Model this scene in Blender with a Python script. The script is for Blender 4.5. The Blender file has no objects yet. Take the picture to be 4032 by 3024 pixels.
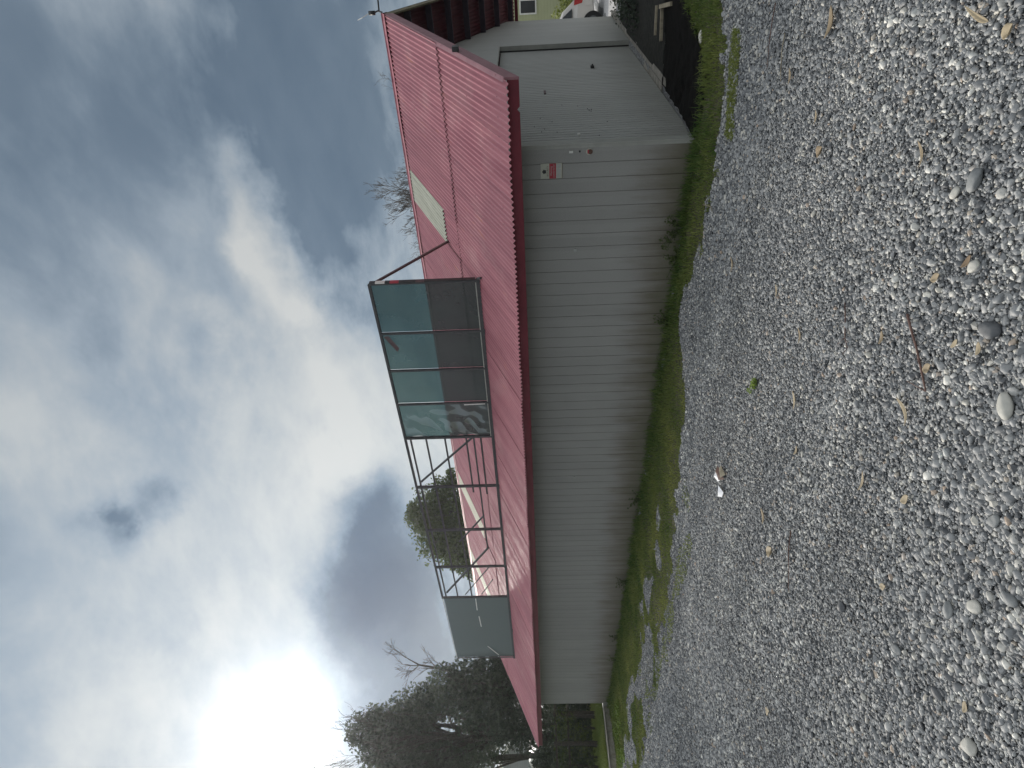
import bpy, math, random
import numpy as np
from mathutils import Vector, Matrix, noise as mnoise
random.seed(7); rng = np.random.default_rng(7)
S = 1.2          # all numbers below are in a 1.2 m unit; every mesh is scaled to metres when it is built
scene = bpy.context.scene
COL = scene.collection

# ------------------------------------------------------------------ camera
H = 1.8
F, CX, CY = 2290.0, 1512.0, 2016.0
EX = np.array([0.6455396859667359, -0.0072775997861660386, -0.7636920520624266])   # world x, y, z seen in upright camera axes
EY = np.array([-0.763095425735178, -0.046795776100463114, -0.6445894247978342])
EZ = np.array([-0.031046498417942926, 0.998877966460622, -0.03576203371561726])
RW = np.array([EX, EY, EZ])
cam_d = bpy.data.cameras.new("camera"); cam = bpy.data.objects.new("camera", cam_d); COL.objects.link(cam)
right, up, back = RW @ [1, 0, 0], RW @ [0, 1, 0], RW @ [0, 0, 1]
cx_, cy_ = -up, right                      # the phone was held on its side: sky is at the picture's left
M = Matrix(((cx_[0], cy_[0], back[0], 0), (cx_[1], cy_[1], back[1], 0), (cx_[2], cy_[2], back[2], H * S), (0, 0, 0, 1)))
cam.matrix_world = M
cam_d.sensor_fit = 'HORIZONTAL'; cam_d.sensor_width = 36.0
cam_d.lens = F / 4032 * 36; cam_d.clip_start = 0.05; cam_d.clip_end = 3000
scene.camera = cam

def ray(X, Y):
    d = RW @ np.array([(3024 - Y) - CX, -(X - CY), -F]); return d / np.linalg.norm(d)
def at(X, Y, depth):                       # point on the sight line at a given distance
    return np.array([0, 0, H]) + ray(X, Y) * depth
def onground(X, Y, z=0.0):
    r = ray(X, Y); return np.array([0, 0, H]) + r * ((z - H) / r[2])

# ------------------------------------------------------------------ light
SUN = ray(1120, 2890)
elev = math.asin(SUN[2]); azim = math.atan2(SUN[0], SUN[1])
sun_d = bpy.data.lights.new("sun", 'SUN'); sun = bpy.data.objects.new("sun", sun_d); COL.objects.link(sun)
sun_d.energy = 3.2; sun_d.angle = math.radians(11); sun_d.color = (1.0, 0.93, 0.84)
sun.rotation_euler = Vector(SUN).to_track_quat('Z', 'Y').to_euler()

world = bpy.data.worlds.new("World"); scene.world = world; world.use_nodes = True
nt = world.node_tree; nt.nodes.clear()
def N(t, **k):
    n = nt.nodes.new(t)
    for a, b in k.items(): setattr(n, a, b)
    return n
def L(a, b): nt.links.new(a, b)
def val(x):
    return x
def mth(op, a, b=None, c=None, clamp=False):
    n = N('ShaderNodeMath', operation=op, use_clamp=clamp)
    for i, v in enumerate((a, b, c)):
        if v is None: continue
        if isinstance(v, (int, float)): n.inputs[i].default_value = v
        else: L(v, n.inputs[i])
    return n.outputs[0]
def smooth(x, lo, hi, o0=0.0, o1=1.0):
    n = N('ShaderNodeMapRange', interpolation_type='SMOOTHSTEP')
    n.inputs['From Min'].default_value = lo; n.inputs['From Max'].default_value = hi
    n.inputs['To Min'].default_value = o0; n.inputs['To Max'].default_value = o1
    L(x, n.inputs['Value']); return n.outputs['Result']
tc = N('ShaderNodeTexCoord'); dirn = tc.outputs['Generated']
sep = N('ShaderNodeSeparateXYZ'); L(dirn, sep.inputs[0])
zc = mth('MAXIMUM', sep.outputs['Z'], 0.03)
zz = mth('ADD', zc, 0.34)
px_, py_ = mth('DIVIDE', sep.outputs['X'], zz), mth('DIVIDE', sep.outputs['Y'], zz)
cmb = N('ShaderNodeCombineXYZ'); L(px_, cmb.inputs[0]); L(py_, cmb.inputs[1])
def nz(vec, scale, detail=6, rough=.55, off=(0, 0, 0), sc=(1, 1, 1), rot=0., dist=0.):
    mp = N('ShaderNodeMapping'); L(vec, mp.inputs[0])
    mp.inputs['Location'].default_value = off; mp.inputs['Scale'].default_value = sc; mp.inputs['Rotation'].default_value = (0, 0, rot)
    n = N('ShaderNodeTexNoise'); L(mp.outputs[0], n.inputs['Vector'])
    n.inputs['Scale'].default_value = scale; n.inputs['Detail'].default_value = detail; n.inputs['Roughness'].default_value = rough
    n.inputs['Distortion'].default_value = dist
    return n
big = nz(cmb.outputs[0], 0.8, 5, .5, (3.1, 1.7, 0), (1, .6, 1), .5, .4)
fine = nz(cmb.outputs[0], 2.3, 9, .58, (0.4, 5.2, 0), (1, .62, 1), .5, .35)
wisp = nz(cmb.outputs[0], 7.0, 8, .60, (9.4, 2.2, 0), (1, .7, 1), .6, .25)
# wobble the direction so that cloud borders are ragged
wob = nz(dirn, 3.2, 7, .6)
vs = N('ShaderNodeVectorMath', operation='SUBTRACT'); L(wob.outputs['Color'], vs.inputs[0]); vs.inputs[1].default_value = (.5, .5, .5)
vm = N('ShaderNodeVectorMath', operation='SCALE'); L(vs.outputs[0], vm.inputs[0]); vm.inputs['Scale'].default_value = .22
va = N('ShaderNodeVectorMath', operation='ADD'); L(dirn, va.inputs[0]); L(vm.outputs[0], va.inputs[1])
wdir = va.outputs[0]
def blob(X, Y, X2, Y2, wid, soft=1.0, src=None):
    """soft capsule on the sky dome between two sky directions; returns 0..1"""
    a, b = Vector(ray(X, Y)), Vector(ray(X2, Y2))
    ab = b - a; l2 = max(ab.length_squared, 1e-6)
    s = N('ShaderNodeVectorMath', operation='SUBTRACT'); L(src or wdir, s.inputs[0]); s.inputs[1].default_value = a
    d = N('ShaderNodeVectorMath', operation='DOT_PRODUCT'); L(s.outputs[0], d.inputs[0]); d.inputs[1].default_value = ab / l2
    t = mth('MULTIPLY', d.outputs['Value'], 1.0, clamp=True)
    q = N('ShaderNodeVectorMath', operation='SCALE'); q.inputs[0].default_value = ab; L(t, q.inputs['Scale'])
    e = N('ShaderNodeVectorMath', operation='SUBTRACT'); L(s.outputs[0], e.inputs[0]); L(q.outputs[0], e.inputs[1])
    ln = N('ShaderNodeVectorMath', operation='LENGTH'); L(e.outputs[0], ln.inputs[0])
    return smooth(ln.outputs['Value'], wid * (1 - .95 * soft), wid * (1 + .5 * soft), 1.0, 0.0)
SKYK = 1 / 1.87      # keeps the visible cloud tones while the exposure is raised
# angle to the sun
ds = N('ShaderNodeVectorMath', operation='DOT_PRODUCT'); L(dirn, ds.inputs[0]); ds.inputs[1].default_value = SUN
ang = mth('ARCCOSINE', mth('MINIMUM', ds.outputs['Value'], .99999))
g1 = mth('MULTIPLY', mth('EXPONENT', mth('MULTIPLY', ang, -1.2)), 0.50)
g2 = mth('MULTIPLY', mth('EXPONENT', mth('MULTIPLY', mth('MULTIPLY', ang, ang), -300.0)), 2.0)
glow = mth('ADD', g1, g2)
glow = mth('MULTIPLY', mth('ADD', glow, 0.335), SKYK)

# cloud cover value: 0 = blue-grey gap or dark base, 1 = bright
cv = mth('ADD', mth('MULTIPLY', big.outputs['Fac'], .42), mth('MULTIPLY', fine.outputs['Fac'], .72))
cv = mth('ADD', cv, mth('MULTIPLY', wisp.outputs['Fac'], .34))
cv = smooth(cv, .56, .94, .28, .88)
for (X, Y, X2, Y2, w, amt) in [
        (1180, -500, 1250, 350, .17, -.46), (1190, 350, 1330, 900, .10, -.46), (1200, 850, 1320, 1250, .055, -.34), (1450, -100, 1560, 500, .10, -.10),
        (1080, 250, 1180, 700, .06, -.22), (250, 400, 760, 500, .14, -.16), (0, 900, 500, 1500, .12, -.10), (900, -100, 1000, 200, .10, -.10),
        (1480, 1990, 1430, 2130, .06, -.60), (1560, 2300, 1620, 2640, .15, -.60), (1380, 2380, 1500, 2300, .07, -.35),
        (430, 2110, 560, 1980, .036, -.36), (400, 2060, 470, 2090, .018, -.22), (1000, 1480, 900, 1420, .05, -.14), (1120, 1420, 1230, 1560, .035, -.14),
        (830, 560, 950, 1010, .024, .20), (900, 560, 1010, 960, .060, .14), (950, 1010, 1170, 1225, .028, .20), (1030, 1000, 1200, 1180, .050, .15),
        (1270, 800, 1380, 1010, .035, .18), (1360, 1000, 1440, 1180, .040, .14), (1180, 1240, 1290, 1480, .026, .16),
        (860, 1330, 830, 1270, .030, .26), (860, 40, 930, 300, .035, .14), (1000, 2000, 1250, 1850, .22, .16), (700, 2500, 1100, 2300, .30, .12), (1350, 2150, 1450, 2300, .04, .20), (1280, 1700, 1400, 2050, .05, .14)]:
    cv = mth('ADD', cv, mth('MULTIPLY', blob(X, Y, X2, Y2, w), amt))
cv = mth('MAXIMUM', cv, mth('MULTIPLY', mth('ADD', mth('MULTIPLY', fine.outputs['Fac'], 1.5), mth('ADD', wisp.outputs['Fac'], -.55)), .17))   # cloud texture stays visible in the darkest banks
cv = mth('MULTIPLY', cv, 1.0, clamp=True)
ramp = N('ShaderNodeValToRGB'); L(cv, ramp.inputs[0])
r = ramp.color_ramp; r.elements[0].color = (.15, .23, .34, 1); r.elements[1].color = (1.12, 1.12, 1.10, 1)
e = r.elements.new(.22); e.color = (.36, .46, .58, 1)
e = r.elements.new(.42); e.color = (.58, .68, .79, 1)
e = r.elements.new(.68); e.color = (.86, .91, .95, 1)
csc = N('ShaderNodeVectorMath', operation='SCALE'); L(ramp.outputs[0], csc.inputs[0]); L(glow, csc.inputs['Scale'])
warm = N('ShaderNodeMix', data_type='RGBA', blend_type='MULTIPLY'); warm.inputs['Factor'].default_value = 1
L(csc.outputs[0], warm.inputs[6]); warm.inputs[7].default_value = (.98, 1.0, 1.0, 1)
white = N('ShaderNodeVectorMath', operation='ADD'); L(warm.outputs[2], white.inputs[0])
g3 = mth('MULTIPLY', mth('EXPONENT', mth('MULTIPLY', mth('MULTIPLY', ang, ang), -90.0)), .26)
gcol = N('ShaderNodeVectorMath', operation='SCALE'); gcol.inputs[0].default_value = (1.4, 1.36, 1.28); L(g3, gcol.inputs['Scale'])
L(gcol.outputs[0], white.inputs[1])
# extra sky brightness added overhead and behind the camera as fill light
gapm = mth('ADD', mth('MULTIPLY', blob(1640, 2280, 1740, 2640, .17), .66), mth('MULTIPLY', blob(1440, 2370, 1560, 2300, .06), .50), clamp=True)   # clearer blue-grey gap under the cloud edge
gapm = mth('ADD', gapm, mth('MULTIPLY', blob(1470, 2010, 1430, 2120, .05), .30), clamp=True)
gt = N('ShaderNodeMix', data_type='RGBA', blend_type='MULTIPLY'); L(gapm, gt.inputs['Factor']); L(white.outputs[0], gt.inputs[6]); gt.inputs[7].default_value = (.12, .26, .42, 1); gt.clamp_result = False
white = N('ShaderNodeVectorMath', operation='ADD'); L(gt.outputs[2], white.inputs[0]); white.inputs[1].default_value = (0, 0, 0)
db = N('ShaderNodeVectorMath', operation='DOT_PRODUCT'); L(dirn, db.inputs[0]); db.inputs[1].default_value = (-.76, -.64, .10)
sky_fill = mth('ADD', mth('MULTIPLY', smooth(sep.outputs['Z'], .70, .92), .66), mth('MULTIPLY', smooth(db.outputs['Value'], .05, .6), .12))
hc = N('ShaderNodeVectorMath', operation='SCALE'); hc.inputs[0].default_value = (1.0, 1.0, .99); L(sky_fill, hc.inputs['Scale'])
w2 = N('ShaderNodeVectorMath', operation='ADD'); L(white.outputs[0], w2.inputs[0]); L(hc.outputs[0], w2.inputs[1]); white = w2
sky = N('ShaderNodeTexSky', sky_type='NISHITA'); sky.sun_disc = False
sky.sun_elevation = elev; sky.sun_rotation = azim; sky.air_density = 1.0; sky.dust_density = 0.3
b1 = N('ShaderNodeBackground'); L(sky.outputs[0], b1.inputs[0]); b1.inputs[1].default_value = .06
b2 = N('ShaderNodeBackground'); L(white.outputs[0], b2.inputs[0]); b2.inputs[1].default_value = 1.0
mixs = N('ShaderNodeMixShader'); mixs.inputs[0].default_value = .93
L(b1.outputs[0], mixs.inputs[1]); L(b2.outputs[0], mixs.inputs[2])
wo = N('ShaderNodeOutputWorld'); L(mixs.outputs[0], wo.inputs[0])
scene.view_settings.view_transform = 'Standard'; scene.view_settings.look = 'None'
scene.view_settings.exposure = 0.9; scene.view_settings.gamma = 1.0
scene.cycles.use_denoising = True
scene.cycles.max_bounces = 8; scene.cycles.transparent_max_bounces = 16

# ------------------------------------------------------------------ helpers
def tag(o, label=None, cat=None, group=None, kind=None):
    if label: o['label'] = label
    if cat: o['category'] = cat
    if group: o['group'] = group
    if kind: o['kind'] = kind
    return o
def mesh_np(name, V, Fc, mat, parent=None, smooth_=False, attrs=None, mats=None, mi=None):
    """V (n,3) in units, Fc: array (m,k) or list of tuples"""
    me = bpy.data.meshes.new(name)
    V = np.asarray(V, float) * S
    if isinstance(Fc, np.ndarray) and len(Fc):
        m, k = Fc.shape
        me.vertices.add(len(V)); me.vertices.foreach_set('co', V.astype(np.float32).ravel())
        me.loops.add(m * k); me.loops.foreach_set('vertex_index', Fc.astype(np.int32).ravel())
        me.polygons.add(m); me.polygons.foreach_set('loop_start', (np.arange(m) * k).astype(np.int32))
        me.polygons.foreach_set('loop_total', np.full(m, k, np.int32))
        me.update(calc_edges=True); me.validate()
    else:
        me.from_pydata([tuple(v) for v in V], [], [tuple(f) for f in Fc]); me.update()
    for mm in (mats or [mat]):
        if mm: me.materials.append(mm)
    if mi is not None: me.polygons.foreach_set('material_index', np.asarray(mi, np.int32))
    if len(me.polygons): me.polygons.foreach_set('use_smooth', np.full(len(me.polygons), bool(smooth_)))
    for an, (ty, dom, arr) in (attrs or {}).items():
        a = me.attributes.new(an, ty, dom)
        a.data.foreach_set({'FLOAT': 'value', 'FLOAT_VECTOR': 'vector'}[ty], np.asarray(arr, np.float32).ravel())
    o = bpy.data.objects.new(name, me); COL.objects.link(o)
    if parent is not None:
        o.parent = parent; o.matrix_parent_inverse = Matrix.Translation(-parent.location)
    return o
def empty(name, loc=(0, 0, 0)):
    o = bpy.data.objects.new(name, None); COL.objects.link(o); o.location = Vector(loc) * S; o.empty_display_size = .2
    return o
class MB:
    def __init__(s): s.V = []; s.F = []; s.mi = []
    def add(s, V, Fc, mi=0):
        b = len(s.V); s.V += [tuple(v) for v in V]; s.F += [tuple(i + b for i in f) for f in Fc]; s.mi += [mi] * len(Fc); return s
    def box(s, a, b, mi=0, bev=0.):
        (x0, y0, z0), (x1, y1, z1) = a, b
        x0, x1 = min(x0, x1), max(x0, x1); y0, y1 = min(y0, y1), max(y0, y1); z0, z1 = min(z0, z1), max(z0, z1)
        if bev <= 0:
            V = [(x0, y0, z0), (x1, y0, z0), (x1, y1, z0), (x0, y1, z0), (x0, y0, z1), (x1, y0, z1), (x1, y1, z1), (x0, y1, z1)]
            return s.add(V, [(0, 3, 2, 1), (4, 5, 6, 7), (0, 1, 5, 4), (1, 2, 6, 5), (2, 3, 7, 6), (3, 0, 4, 7)], mi)
        import bmesh
        bm = bmesh.new(); bmesh.ops.create_cube(bm, size=1)
        for v in bm.verts: v.co = Vector(((x0 + x1) / 2 + v.co.x * (x1 - x0), (y0 + y1) / 2 + v.co.y * (y1 - y0), (z0 + z1) / 2 + v.co.z * (z1 - z0)))
        bmesh.ops.bevel(bm, geom=bm.edges[:], offset=bev, segments=2, affect='EDGES', profile=.7)
        bm.verts.index_update(); s.add([v.co[:] for v in bm.verts], [[v.index for v in f.verts] for f in bm.faces], mi); bm.free(); return s
    def bar(s, p, q, w, h=None, mi=0):
        h = h or w; p, q = Vector(p), Vector(q); d = (q - p).normalized()
        u = d.cross(Vector((0, 0, 1)));
        if u.length < .01: u = Vector((1, 0, 0))
        u.normalize(); v = u.cross(d).normalized()
        V = [c + u * (a * w / 2) + v * (b * h / 2) for c in (p, q) for a, b in ((-1, -1), (1, -1), (1, 1), (-1, 1))]
        return s.add(V, [(0, 1, 2, 3), (7, 6, 5, 4), (0, 4, 5, 1), (1, 5, 6, 2), (2, 6, 7, 3), (3, 7, 4, 0)], mi)
    def tube(s, pts, rad, n=7, mi=0):
        P = [Vector(p) for p in pts]; R = rad if isinstance(rad, (list, tuple)) else [rad] * len(P)
        V = []; Fc = []; u = None
        for i, p in enumerate(P):
            d = (P[min(i + 1, len(P) - 1)] - P[max(i - 1, 0)])
            d = d.normalized() if d.length > 0 else Vector((0, 0, 1))
            if u is None: u = d.orthogonal().normalized()
            u = (u - d * u.dot(d)).normalized(); v = d.cross(u)
            V += [p + (u * math.cos(2 * math.pi * k / n) + v * math.sin(2 * math.pi * k / n)) * R[i] for k in range(n)]
        for i in range(len(P) - 1):
            for k in range(n):
                a = i * n + k; b = i * n + (k + 1) % n; Fc.append((a, b, b + n, a + n))
        Fc.append(tuple(range(n - 1, -1, -1))); Fc.append(tuple((len(P) - 1) * n + k for k in range(n)))
        return s.add(V, Fc, mi)
    def cyl(s, p, q, r, n=16, mi=0): return s.tube([p, q], r, n, mi)
    def sheet(s, fn, nu, nv, mi=0):
        V = [fn(i / nu, j / nv) for j in range(nv + 1) for i in range(nu + 1)]
        return s.add(V, [(j * (nu + 1) + i, j * (nu + 1) + i + 1, (j + 1) * (nu + 1) + i + 1, (j + 1) * (nu + 1) + i) for j in range(nv) for i in range(nu)], mi)
    def build(s, name, mat, parent=None, smooth_=False):
        mats = mat if isinstance(mat, list) else [mat]
        return mesh_np(name, s.V, s.F, None, parent, smooth_, mats=mats, mi=s.mi if len(mats) > 1 else None)

# ------------------------------------------------------------------ materials
def material(name, base=(.5, .5, .5), rough=.6, metal=0., spec=.5):
    m = bpy.data.materials.new(name); m.use_nodes = True
    b = m.node_tree.nodes['Principled BSDF']
    b.inputs['Base Color'].default_value = (*base, 1); b.inputs['Roughness'].default_value = rough
    b.inputs['Metallic'].default_value = metal; b.inputs['Specular IOR Level'].default_value = spec
    return m, m.node_tree, b
def mk(name, c1, c2, scale=5., rough=.6, metal=0., spec=.5, bump=0., bscale=None, stretch=(1, 1, 1), detail=8, lo=.35, hi=.65, bdist=.004):
    m, t, b = material(name, c1, rough, metal, spec)
    tcn = t.nodes.new('ShaderNodeTexCoord'); mp = t.nodes.new('ShaderNodeMapping'); mp.inputs['Scale'].default_value = stretch
    t.links.new(tcn.outputs['Object'], mp.inputs[0])
    n = t.nodes.new('ShaderNodeTexNoise'); n.inputs['Scale'].default_value = scale; n.inputs['Detail'].default_value = detail
    n.inputs['Roughness'].default_value = .65
    t.links.new(mp.outputs[0], n.inputs['Vector'])
    rp = t.nodes.new('ShaderNodeValToRGB'); rp.color_ramp.elements[0].position = lo; rp.color_ramp.elements[1].position = hi
    rp.color_ramp.elements[0].color = (*c1, 1); rp.color_ramp.elements[1].color = (*c2, 1)
    t.links.new(n.outputs['Fac'], rp.inputs[0]); t.links.new(rp.outputs[0], b.inputs['Base Color'])
    if bump:
        n2 = t.nodes.new('ShaderNodeTexNoise'); n2.inputs['Scale'].default_value = bscale or scale * 4; n2.inputs['Detail'].default_value = 6
        t.links.new(mp.outputs[0], n2.inputs['Vector'])
        bp = t.nodes.new('ShaderNodeBump'); bp.inputs['Strength'].default_value = bump; bp.inputs['Distance'].default_value = bdist
        t.links.new(n2.outputs['Fac'], bp.inputs['Height']); t.links.new(bp.outputs[0], b.inputs['Normal'])
    return m
def tmath(t, op, a, b=None, clamp=False):
    n = t.nodes.new('ShaderNodeMath'); n.operation = op; n.use_clamp = clamp
    for i, v in enumerate((a, b)):
        if v is None: continue
        if isinstance(v, (int, float)): n.inputs[i].default_value = v
        else: t.links.new(v, n.inputs[i])
    return n.outputs[0]
def tmix(t, f, a, b, mode='MIX'):
    n = t.nodes.new('ShaderNodeMix'); n.data_type = 'RGBA'; n.blend_type = mode
    for i, v in ((0, f), (6, a), (7, b)):
        if isinstance(v, (int, float)): n.inputs[i].default_value = v
        elif isinstance(v, tuple): n.inputs[i].default_value = (*v, 1) if len(v) == 3 else v
        else: t.links.new(v, n.inputs[i])
    return n.outputs[2]
def tnoise(t, vec, scale, detail=6, stretch=(1, 1, 1), rough=.6):
    mp = t.nodes.new('ShaderNodeMapping'); mp.inputs['Scale'].default_value = stretch; t.links.new(vec, mp.inputs[0])
    n = t.nodes.new('ShaderNodeTexNoise'); n.inputs['Scale'].default_value = scale; n.inputs['Detail'].default_value = detail
    n.inputs['Roughness'].default_value = rough; t.links.new(mp.outputs[0], n.inputs['Vector']); return n.outputs['Fac']
def trange(t, x, lo, hi, a=0., b=1.):
    n = t.nodes.new('ShaderNodeMapRange'); n.interpolation_type = 'SMOOTHSTEP'
    n.inputs['From Min'].default_value = lo; n.inputs['From Max'].default_value = hi; n.inputs['To Min'].default_value = a; n.inputs['To Max'].default_value = b
    t.links.new(x, n.inputs['Value']); return n.outputs['Result']
def objco(t): return t.nodes.new('ShaderNodeTexCoord').outputs['Object']
def xyz(t, v):
    s = t.nodes.new('ShaderNodeSeparateXYZ'); t.links.new(v, s.inputs[0]); return s.outputs

# roof: faded red corrugated iron, streaked down the slope
def roof_mat():
    m, t, b = material('faded_red_iron', rough=.42, spec=.32)
    co = objco(t); X, Y, Z = xyz(t, co)
    streak = tnoise(t, co, 3.2, 8, (.18, 2.6, .18)); patch = tnoise(t, co, 1.1, 6)
    sheet_i = tmath(t, 'FLOOR', tmath(t, 'DIVIDE', tmath(t, 'SUBTRACT', Y, 1.32 * S), .569 * S))
    wn = t.nodes.new('ShaderNodeTexWhiteNoise'); wn.noise_dimensions = '1D'; t.links.new(sheet_i, wn.inputs['W'])
    c = tmix(t, trange(t, streak, .35, .68), (.29, .095, .120), (.40, .160, .185))
    c = tmix(t, trange(t, patch, .5, .75, 0, .5), c, (.46, .26, .26))
    c = tmix(t, trange(t, wn.outputs['Value'], .0, 1., 0, .28), c, (.24, .095, .115))
    rust = tnoise(t, co, 5.5, 9, (.25, 3.2, .25))
    near = tmath(t, 'MULTIPLY', trange(t, rust, .60, .72), trange(t, patch, .42, .60))
    c = tmix(t, tmath(t, 'MULTIPLY', near, .55), c, (.50, .20, .11))
    grime = tnoise(t, co, 26, 8)
    c = tmix(t, trange(t, grime, .58, .74, 0, .5), c, (.16, .07, .075))
    t.links.new(c, b.inputs['Base Color'])
    t.links.new(trange(t, streak, .3, .7, .46, .60), b.inputs['Roughness'])
    return m
M_roof = roof_mat()
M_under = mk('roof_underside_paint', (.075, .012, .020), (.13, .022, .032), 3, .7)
M_fascia = mk('dark_red_fascia_paint', (.115, .004, .014), (.15, .008, .020), 4, .6, bump=.15)
M_barge = mk('faded_pink_barge_paint', (.20, .085, .105), (.27, .13, .145), 5, .6, bump=.2)
M_moss_barge = mk('mossy_timber', (.10, .085, .05), (.20, .17, .10), 8, .8)
M_purlin = mk('dark_painted_timber', (.018, .012, .022), (.035, .022, .035), 6, .7)
def wall_mat(name, base, base2, rib_axis, pitch, depth, mull=1.0):
    m, t, b = material(name, rough=.62, spec=.35)
    co = objco(t); X, Y, Z = xyz(t, co)
    a = Y if rib_axis == 'Y' else X
    n1 = tnoise(t, co, 1.3, 7); n2 = tnoise(t, co, 8, 8, (1, 1, .12)); n3 = tnoise(t, co, 60, 4)
    c = tmix(t, n1, base, base2)
    c = tmix(t, trange(t, n3, .3, .7, 0, .25), c, tuple(x * .75 for x in base))
    # per-board tone and groove dirt
    idx = tmath(t, 'FLOOR', tmath(t, 'DIVIDE', a, pitch)); wn = t.nodes.new('ShaderNodeTexWhiteNoise'); wn.noise_dimensions = '1D'; t.links.new(idx, wn.inputs['W'])
    c = tmix(t, trange(t, wn.outputs['Value'], 0, 1, 0, .16), c, tuple(x * .62 for x in base))
    # splash-back of soil and green algae low on the wall
    low = tmath(t, 'ADD', tmath(t, 'MULTIPLY', Z, -1.0), tmath(t, 'MULTIPLY', n2, .75))
    low = tmath(t, 'ADD', low, tmath(t, 'MULTIPLY', n1, .5))
    f1 = trange(t, low, -.24, .46, 0, .80 * mull)
    c = tmix(t, f1, c, (.125, .105, .075))
    f2 = trange(t, low, .22, .70, 0, .55 * mull)
    c = tmix(t, f2, c, (.075, .085, .040))
    t.links.new(c, b.inputs['Base Color'])
    bp = t.nodes.new('ShaderNodeBump'); bp.inputs['Strength'].default_value = .25; bp.inputs['Distance'].default_value = .004
    t.links.new(tnoise(t, co, 9, 4, (1, 1, .3)), bp.inputs['Height']); t.links.new(bp.outputs[0], b.inputs['Normal'])
    return m
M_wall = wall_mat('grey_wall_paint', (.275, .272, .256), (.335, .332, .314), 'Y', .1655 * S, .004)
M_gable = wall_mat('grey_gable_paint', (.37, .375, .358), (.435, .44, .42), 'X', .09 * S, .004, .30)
M_trim = mk('grey_trim_paint', (.27, .275, .25), (.34, .34, .31), 3, .6)
M_conc = mk('weathered_concrete', (.16, .15, .13), (.30, .285, .25), 7, .9, bump=.6, bscale=60)
M_block = mk('pale_kerb_block', (.26, .24, .19), (.42, .40, .34), 9, .9, bump=.6, bscale=50)
M_sky = mk('greenish_skylight_sheet', (.33, .33, .26), (.45, .45, .37), 5, .5, stretch=(.3, 2, .3))
M_sky2 = mk('cream_skylight_sheet', (.55, .52, .41), (.68, .65, .53), 5, .5, stretch=(.3, 2, .3))
M_steel = mk('dark_steel', (.035, .038, .042), (.062, .060, .062), 12, .6, .0)
M_steelr = mk('rusty_brown_steel', (.085, .055, .060), (.12, .080, .080), 14, .6, .2)
M_edge = mk('pale_aluminium', (.30, .30, .27), (.42, .42, .38), 10, .45, .4)
def film(name, tint, refl, rough, opq=.42, tls=.6):
    m = bpy.data.materials.new(name); m.use_nodes = True; t = m.node_tree; t.nodes.clear()
    co = t.nodes.new('ShaderNodeTexCoord').outputs['Object']
    n = tnoise(t, co, 1.6, 5, (1, 1, .6)); n2 = tnoise(t, co, 24, 6)
    tr = t.nodes.new('ShaderNodeBsdfTransparent'); tr.inputs[0].default_value = (*tint, 1)
    df = t.nodes.new('ShaderNodeBsdfDiffuse'); t.links.new(tmix(t, n, tuple(r * .7 for r in refl), tuple(r * 1.4 for r in refl)), df.inputs[0])
    tl = t.nodes.new('ShaderNodeBsdfTranslucent'); t.links.new(tmix(t, n2, tuple(r * .7 * tls for r in refl), tuple(r * 1.3 * tls for r in refl)), tl.inputs[0])
    gl = t.nodes.new('ShaderNodeBsdfGlossy'); gl.inputs['Roughness'].default_value = rough; gl.inputs[0].default_value = (.55, .62, .62, 1)
    ad = t.nodes.new('ShaderNodeAddShader'); t.links.new(df.outputs[0], ad.inputs[0]); t.links.new(tl.outputs[0], ad.inputs[1])
    m1 = t.nodes.new('ShaderNodeMixShader'); t.links.new(trange(t, tnoise(t, co, 2.4, 6, (1, 1, .5)), .3, .7, opq - .07, opq + .07), m1.inputs[0]); t.links.new(tr.outputs[0], m1.inputs[1]); t.links.new(ad.outputs[0], m1.inputs[2])
    fr = t.nodes.new('ShaderNodeFresnel'); fr.inputs[0].default_value = 1.4
    fm = tmath(t, 'MULTIPLY', fr.outputs[0], .30)
    m2 = t.nodes.new('ShaderNodeMixShader'); t.links.new(fm, m2.inputs[0]); t.links.new(m1.outputs[0], m2.inputs[1]); t.links.new(gl.outputs[0], m2.inputs[2])
    o = t.nodes.new('ShaderNodeOutputMaterial'); t.links.new(m2.outputs[0], o.inputs[0]); return m
M_film = film('smoky_plastic_sheet', (.17, .28, .28), (.030, .042, .040), .35, .52)
M_film2 = film('dark_plastic_sheet', (.05, .07, .07), (.004, .007, .007), .4, .88, .02)
M_white = mk('white_paint', (.62, .62, .58), (.74, .74, .70), 8, .5)
M_red = mk('red_print', (.30, .018, .035), (.38, .03, .05), 8, .5)
M_black = mk('black_plastic', (.012, .012, .013), (.025, .025, .025), 10, .5)
M_cream = mk('cream_signboard', (.40, .41, .34), (.50, .50, .42), 6, .6)
M_pale = mk('pale_sign_tile', (.34, .35, .33), (.42, .43, .41), 8, .6)
M_brown = mk('brown_print', (.12, .09, .06), (.17, .13, .09), 8, .6)
M_bark = mk('bark', (.030, .027, .024), (.075, .066, .056), 10, .9, bump=.5)
M_twig = mk('bare_twig_bark', (.06, .052, .048), (.11, .095, .085), 10, .9)
M_timber = mk('weathered_timber', (.20, .17, .12), (.34, .30, .22), 12, .85, stretch=(1, 1, .2))
M_paper = mk('white_litter_paper', (.72, .72, .74), (.86, .86, .88), 9, .6)
M_litter = mk('brown_litter', (.05, .02, .02), (.14, .075, .05), 20, .7)
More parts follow.
